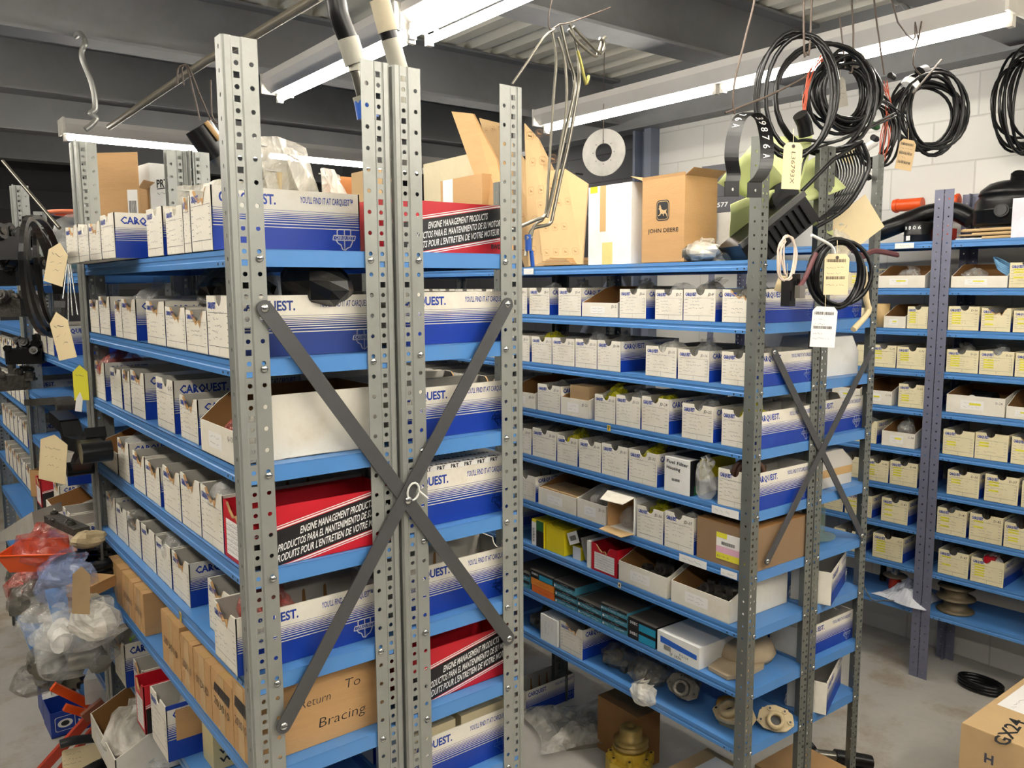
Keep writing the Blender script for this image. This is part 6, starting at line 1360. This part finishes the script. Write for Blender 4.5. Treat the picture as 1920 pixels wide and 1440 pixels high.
def bracket(pts, r, X_, mt, lb):
    m = M(); q = [L(a, b, X_) for a, b in pts]
    for a, b in zip(q, q[1:]):
        d = (b-a).normalized(); n_ = d.cross(Vector((1, 0, 0))).normalized()*r; w_ = Vector((.05, 0, 0))
        m.prism([a-n_, b-n_, b+n_, a+n_], w_, mt)
    m.cyl(q[-1]-Vector((.01, 0, 0)), q[-1]+Vector((.06, 0, 0)), r*1.5, mt, 14)
    o = m.build('steel_bracket'); tag(o, lb, 'bracket')
bracket([(45, 755), (100, 752), (112, 760)], .012, -.04, DCAST, 'long dark steel arm lying across the far left rack')
bracket([(92, 782), (112, 800), (120, 830), (150, 838), (160, 850)], .018, -.08, BLKPAINT, 'black angular bracket hanging over the far striped bins')
bracket([(160, 812), (150, 840), (138, 862), (132, 880)], .014, -.06, BLKPAINT, 'black bracket leg ending in a drilled foot')
tagx(102, 815, .085, .13, -.12, -.9, .15, 'large cream paper tag hanging on the black bracket', scr=3)
OB = L(8, 925, -.05)
open_box('carton', Vector((-.02, 2.42, .985)), .22, .16, .11, -.9, KRAFT, KDARK, 'open brown box at the far left edge above the grey board', [('b', .6, .05)])
m = M(); m.prism([L(0, 998, -.12), L(60, 960, -.12), L(66, 1006, -.12), L(0, 1016, -.12)], (.10, .10, -.004), mat('grey_board', (176, 172, 164), .7)); o = m.build('grey_board'); tag(o, 'large grey board sticking out at the left edge', 'board')
heap(FA, 0, 0, 0, .30, .07, .05, 'greasy steel shaft lying across the far striped bins', DCAST, seed=230, n=4, pos=L(125, 990, -.08), yaw=.2)
# orange tray and bagged parts
p = L(102, 1058, -.10); e = thing('orange_tray', p, -.55); m = M()
v0 = [(-.10, -.06, 0), (.10, -.06, 0), (.10, .06, 0), (-.10, .06, 0)]; v1 = [(-.125, -.08, .055), (.125, -.08, .055), (.125, .08, .055), (-.125, .08, .055)]
m.add(v0+v1, [(3, 2, 1, 0), (0, 1, 5, 4), (1, 2, 6, 5), (2, 3, 7, 6), (3, 0, 4, 7)], ORANGE); o = m.build('tray_body', e); q = o.modifiers.new('s', 'SOLIDIFY'); q.thickness = .003
m = M(); m.tube([Vector(a) for a in v1], .004, ORANGE, 6, closed=True); m.build('rim', e); tag(e, 'bright orange tray in the pile at the lower left', 'tray')
for i, (px, py, X_, sx, sy, sz, mt, inn, lb) in enumerate([(80, 1022, -.12, .26, .16, .09, BAGR, ORANGE, 'orange part in clear film just above the orange tray'), (70, 1095, -.12, .18, .16, .12, BAGR, CAST, 'reddish bag left of the orange tray'), (82, 1118, -.14, .20, .18, .13, BAGG, CAST, 'dusty olive bag below the orange tray'),
        (128, 1090, -.12, .16, .13, .13, BAGB, None, 'blue-tinted film bag beside the tan hanging tag'), (105, 1160, -.15, .22, .18, .12, BAG, None, 'crinkled clear bag in the middle of the lower left pile'), (150, 1175, -.14, .20, .15, .10, BAG, PAPER, 'clear bag with a white printed label in the pile'),
        (140, 1215, -.16, .22, .18, .13, BAG, OLDSTEEL, 'clear bag over dark round parts near the white box'), (105, 1225, -.16, .16, .14, .12, BAGG, CAST, 'smoky bag left of the clear-bagged round parts'), (180, 1160, -.10, .12, .12, .09, BAGT, None, 'milky bag against the far post in the pile'), (40, 1075, .05, .16, .14, .16, BAGG, CAST, 'dark bag at the far end of the lower left pile'), (70, 1270, -.20, .24, .16, .07, BAGG, None, 'dusty clear bag lying lowest on the aisle floor side')]):
    bag(FA, 0, 0, 0, sx, sy, sz, lb, mt, seed=240+i, inner=inn, pos=L(px, py, X_)-Vector((0, 0, sz*.5)), yaw=.3*i)
tagx(153, 1062, .040, .115, -.14, -.6, .08, 'tan tag with an eyelet hanging in the lower left pile', mat('dull_tan_tag', (166, 140, 104), .6), scr=0)
m = M(); p = L(172, 1135, -.06); m.box(-.10, .10, -.09, .09, -.002, .002, BLUE, Matrix.Translation(p) @ Matrix.Rotation(.5, 4, 'X')); o = m.build('blue_board'); tag(o, 'bright blue flat panel inside the lower left pile', 'panel')
m = M(); T = Matrix.Translation(L(172, 1108, -.07)) @ Matrix.Rotation(-.9, 4, 'Z'); m.box(-.035, .035, -.05, .05, 0, .03, KRAFT, T); m.box(-.03, .03, -.052, -.05, -.045, .0, KDARK, T); o = m.build('small_box'); tag(o, 'small tan and dark box beside the tan hanging tag', 'cardboard box')
m = M()
for k in range(3): m.lathe([(.085, .0+.022*k), (.10, .004+.022*k), (.10, .014+.022*k), (.085, .018+.022*k), (.06, .018+.022*k)], BLKPAINT, 28)
o = m.build('black_rings', loc=L(168, 1058, -.04)-Vector((0, 0, .04))); tag(o, 'stack of shiny black rings beside the far left post', 'rings')
m = M(); p = L(165, 1025, -.05); blob(m, 0, 0, .02, .045, .035, .025, TANCAST, random.Random(3), amp=.2); o = m.build('tan_casting', loc=p); tag(o, 'tan casting lying on the shiny black rings', 'machine part')
# dark curved plate and gear
p = ony(112, 1258, 1.85); m = M(); out = [(.085*math.cos(a), .07*math.sin(a)) for a in [math.pi*(.9+k*.12) for k in range(11)]]
m.prism([p+Vector((a, .1*a, b)) for a, b in out], (.01, .05, .004), mat('olive_dark_cover', (70, 66, 56), .35, dirt=(110, 104, 88))); o = m.build('curved_cover'); tag(o, 'dark curved cover plate above the orange bars', 'cover')
p = ony(136, 1276, 1.72); m = M(); out = []
for k in range(26): a = 2*math.pi*k/26; r_ = .040 if k % 2 else .052; out.append((r_*math.cos(a), r_*math.sin(a)))
T = Matrix.Translation(p) @ Vector((-.7, -.5, .7)).to_track_quat('Z', 'Y').to_matrix().to_4x4(); m.prism([T @ Vector((a, b, 0)) for a, b in out], T.to_3x3() @ Vector((0, 0, .02)), mat('olive_dark_cover', (70, 66, 56), .35)); o = m.build('toothed_gear'); tag(o, 'dark toothed gear beside the white box in the pile', 'gear')
def whb(m, W_, D, H): m.quad((.01, -.0006, H*.5), (W_-.01, -.0006, H*.5), (W_-.01, -.0006, H-.01), (.01, -.0006, H-.01), PAPER)
o = boxat('carton', ony(160, 1322, 1.50), .075, .10, .085, -.35, WHITE2, 'white box wedged in the pile against the far post', fn=whb)
def bar(pts, r, Y_, mt, lb, nm='steel_bar', h=1.):
    m = M(); q = [ony(a, b, Y_) for a, b in pts]
    for a, b in zip(q, q[1:]):
        d = (b-a).normalized(); n_ = d.cross(Vector((0, 1, 0))).normalized()*r; w_ = Vector((0, .018, 0))*h; m.prism([a-n_, b-n_, b+n_, a+n_], w_, mt)
    o = m.build(nm); tag(o, lb, 'bar')
bar([(100, 1289), (168, 1322)], .014, 1.62, ORANGE, 'orange bar pointing left above the blue boxes', 'orange_bar'); bar([(122, 1328), (170, 1342)], .011, 1.58, ORANGE, 'shorter orange bar across the blue boxes', 'orange_bar')
RB = mat('worn_red_paint', (176, 60, 40), .45, var=.1, dirt=(110, 60, 44), dscale=8)
bar([(74, 1452), (188, 1325)], .014, 1.45, RB, 'long red bar rising from the bottom left corner', 'red_bar'); bar([(112, 1448), (196, 1345)], .009, 1.49, RB, 'thinner red bar behind the long one', 'red_bar')
bar([(158, 1349), (196, 1318)], .016, 1.42, mat('brown_red_wood', (150, 86, 60), .6), 'brown-red flat lever end near the brown-lined tray', 'lever')
m = M(); m.tube([ony(112, 1396, 1.40), ony(140, 1388, 1.40), ony(180, 1384, 1.41)], .014, mat('black_grip', (44, 46, 46), .3), 16, sub=3); m.tube([ony(180, 1384, 1.41), ony(194, 1384, 1.41)], .010, BLKPAINT, 10); o = m.build('rubber_grip'); tag(o, 'black rubber handle grip lying on the red bars', 'handle')
def stbox(m, W_, D, H):
    m.text('STC', (W_*.42, -.0008, H*.40), (1, 0, 0), (0, 0, 1), .034, PAPER, width=.12, bold=.04); y = -.0008
    for k in range(2): p = rrect(W_*.22, H*.5, .075-.004*k, .062-.004*k, .008, y-.0002*k); m.add(p, [tuple(range(len(p)))], PAPER if k == 0 else BLUEINK)
    m.add([(W_*.22+.028*math.cos(a), y-.0006, H*.5+.018*math.sin(a)) for a in [q*2*math.pi/20 for q in range(20)]], [tuple(range(20))], PAPER)
    m.add([(W_*.22+.016*math.cos(a), y-.0009, H*.5+.011*math.sin(a)) for a in [q*2*math.pi/12 for q in range(12)]], [tuple(range(12))], BLACKINK)
p0b = onz(97, 1386, .002)
e = open_box('carton', p0b, .24, .16, .105, .02, BLUEINK, PAPER, 'blue carton printed ST with an oval emblem at the lower left', [('b', 1.0, .03)], stbox)
p0 = onz(82, 1350, .002); open_box('carton', p0, .15, .14, .105, .0, BLUEINK, PAPER, 'blue carton behind and left of the one printed ST', [], None)
m = M(); p = ony(154, 1440, 1.38); T = Matrix.Translation(p) @ Matrix.Rotation(-.2, 4, 'Z') @ Matrix.Rotation(-.4, 4, 'X'); pts = rrect(0, .032, .108, .066, .008, 0); m.prism([T @ Vector(q) for q in pts], T.to_3x3() @ Vector((0, .001, 0)), MANILA)
for k in range(3): m.scrib(T @ Vector((-.05, -.0008, .02+.014*k)), T.to_3x3() @ Vector((1, 0, 0)), T.to_3x3() @ Vector((0, 0, 1)), .05, .005, PENINK, random.Random(k), .0008)
o = m.build('paper_tag'); tag(o, 'cream parts tag under the black handle grip', 'paper tag')
m = M(); m.tube([ony(140, 1462, 1.34), ony(178, 1440, 1.34), ony(212, 1425, 1.36)], .020, BLKPLASTIC, 14, sub=3); o = m.build('black_tread'); tag(o, 'black ribbed rubber piece at the very bottom left', 'rubber part')
# stickers on the shelf lips
def sticker(rackobj, y, z, w_, h_, mt, txt=None, fr=None):
    m = M(); x = -.0012; m.box(x, -.0003, y-w_/2, y+w_/2, z-h_/2, z+h_/2, mt)
    if txt: m.text(txt, (x-.0004, y+w_*.32, z-h_*.3), (0, -1, 0), (0, 0, 1), h_*.6, BLACKINK, width=w_*.6, bold=.02, res=1)
    else: m.scrib((x-.0004, y+w_*.4, z), (0, -1, 0), (0, 0, 1), w_*.75, h_*.3, PENINK, random.Random(int(y*99)), .0007)
    m.build('shelf_label', rackobj)
sticker(rc, .60, ZB[3]-.014, .016, .020, mat('gold_sticker', (206, 176, 74), .5), '7'); sticker(rc, .54, ZB[6]-.014, .014, .018, MANILA, '4')
sticker(rc, .095, ZB[4]-.016, .10, .024, PAPER); sticker(rc, .215, ZB[5]-.016, .11, .024, PAPER); sticker(rc, .075, ZB[5]-.016, .06, .020, PAPER); sticker(rc, 1.05, ZB[0]-.016, .06, .022, PAPER)
sticker(re_, .16, ZC[0]-.016, .085, .024, PAPER); sticker(ra, .42, ZA[4]-.015, .014, .020, mat('gold_sticker', (206, 176, 74), .5), '7')
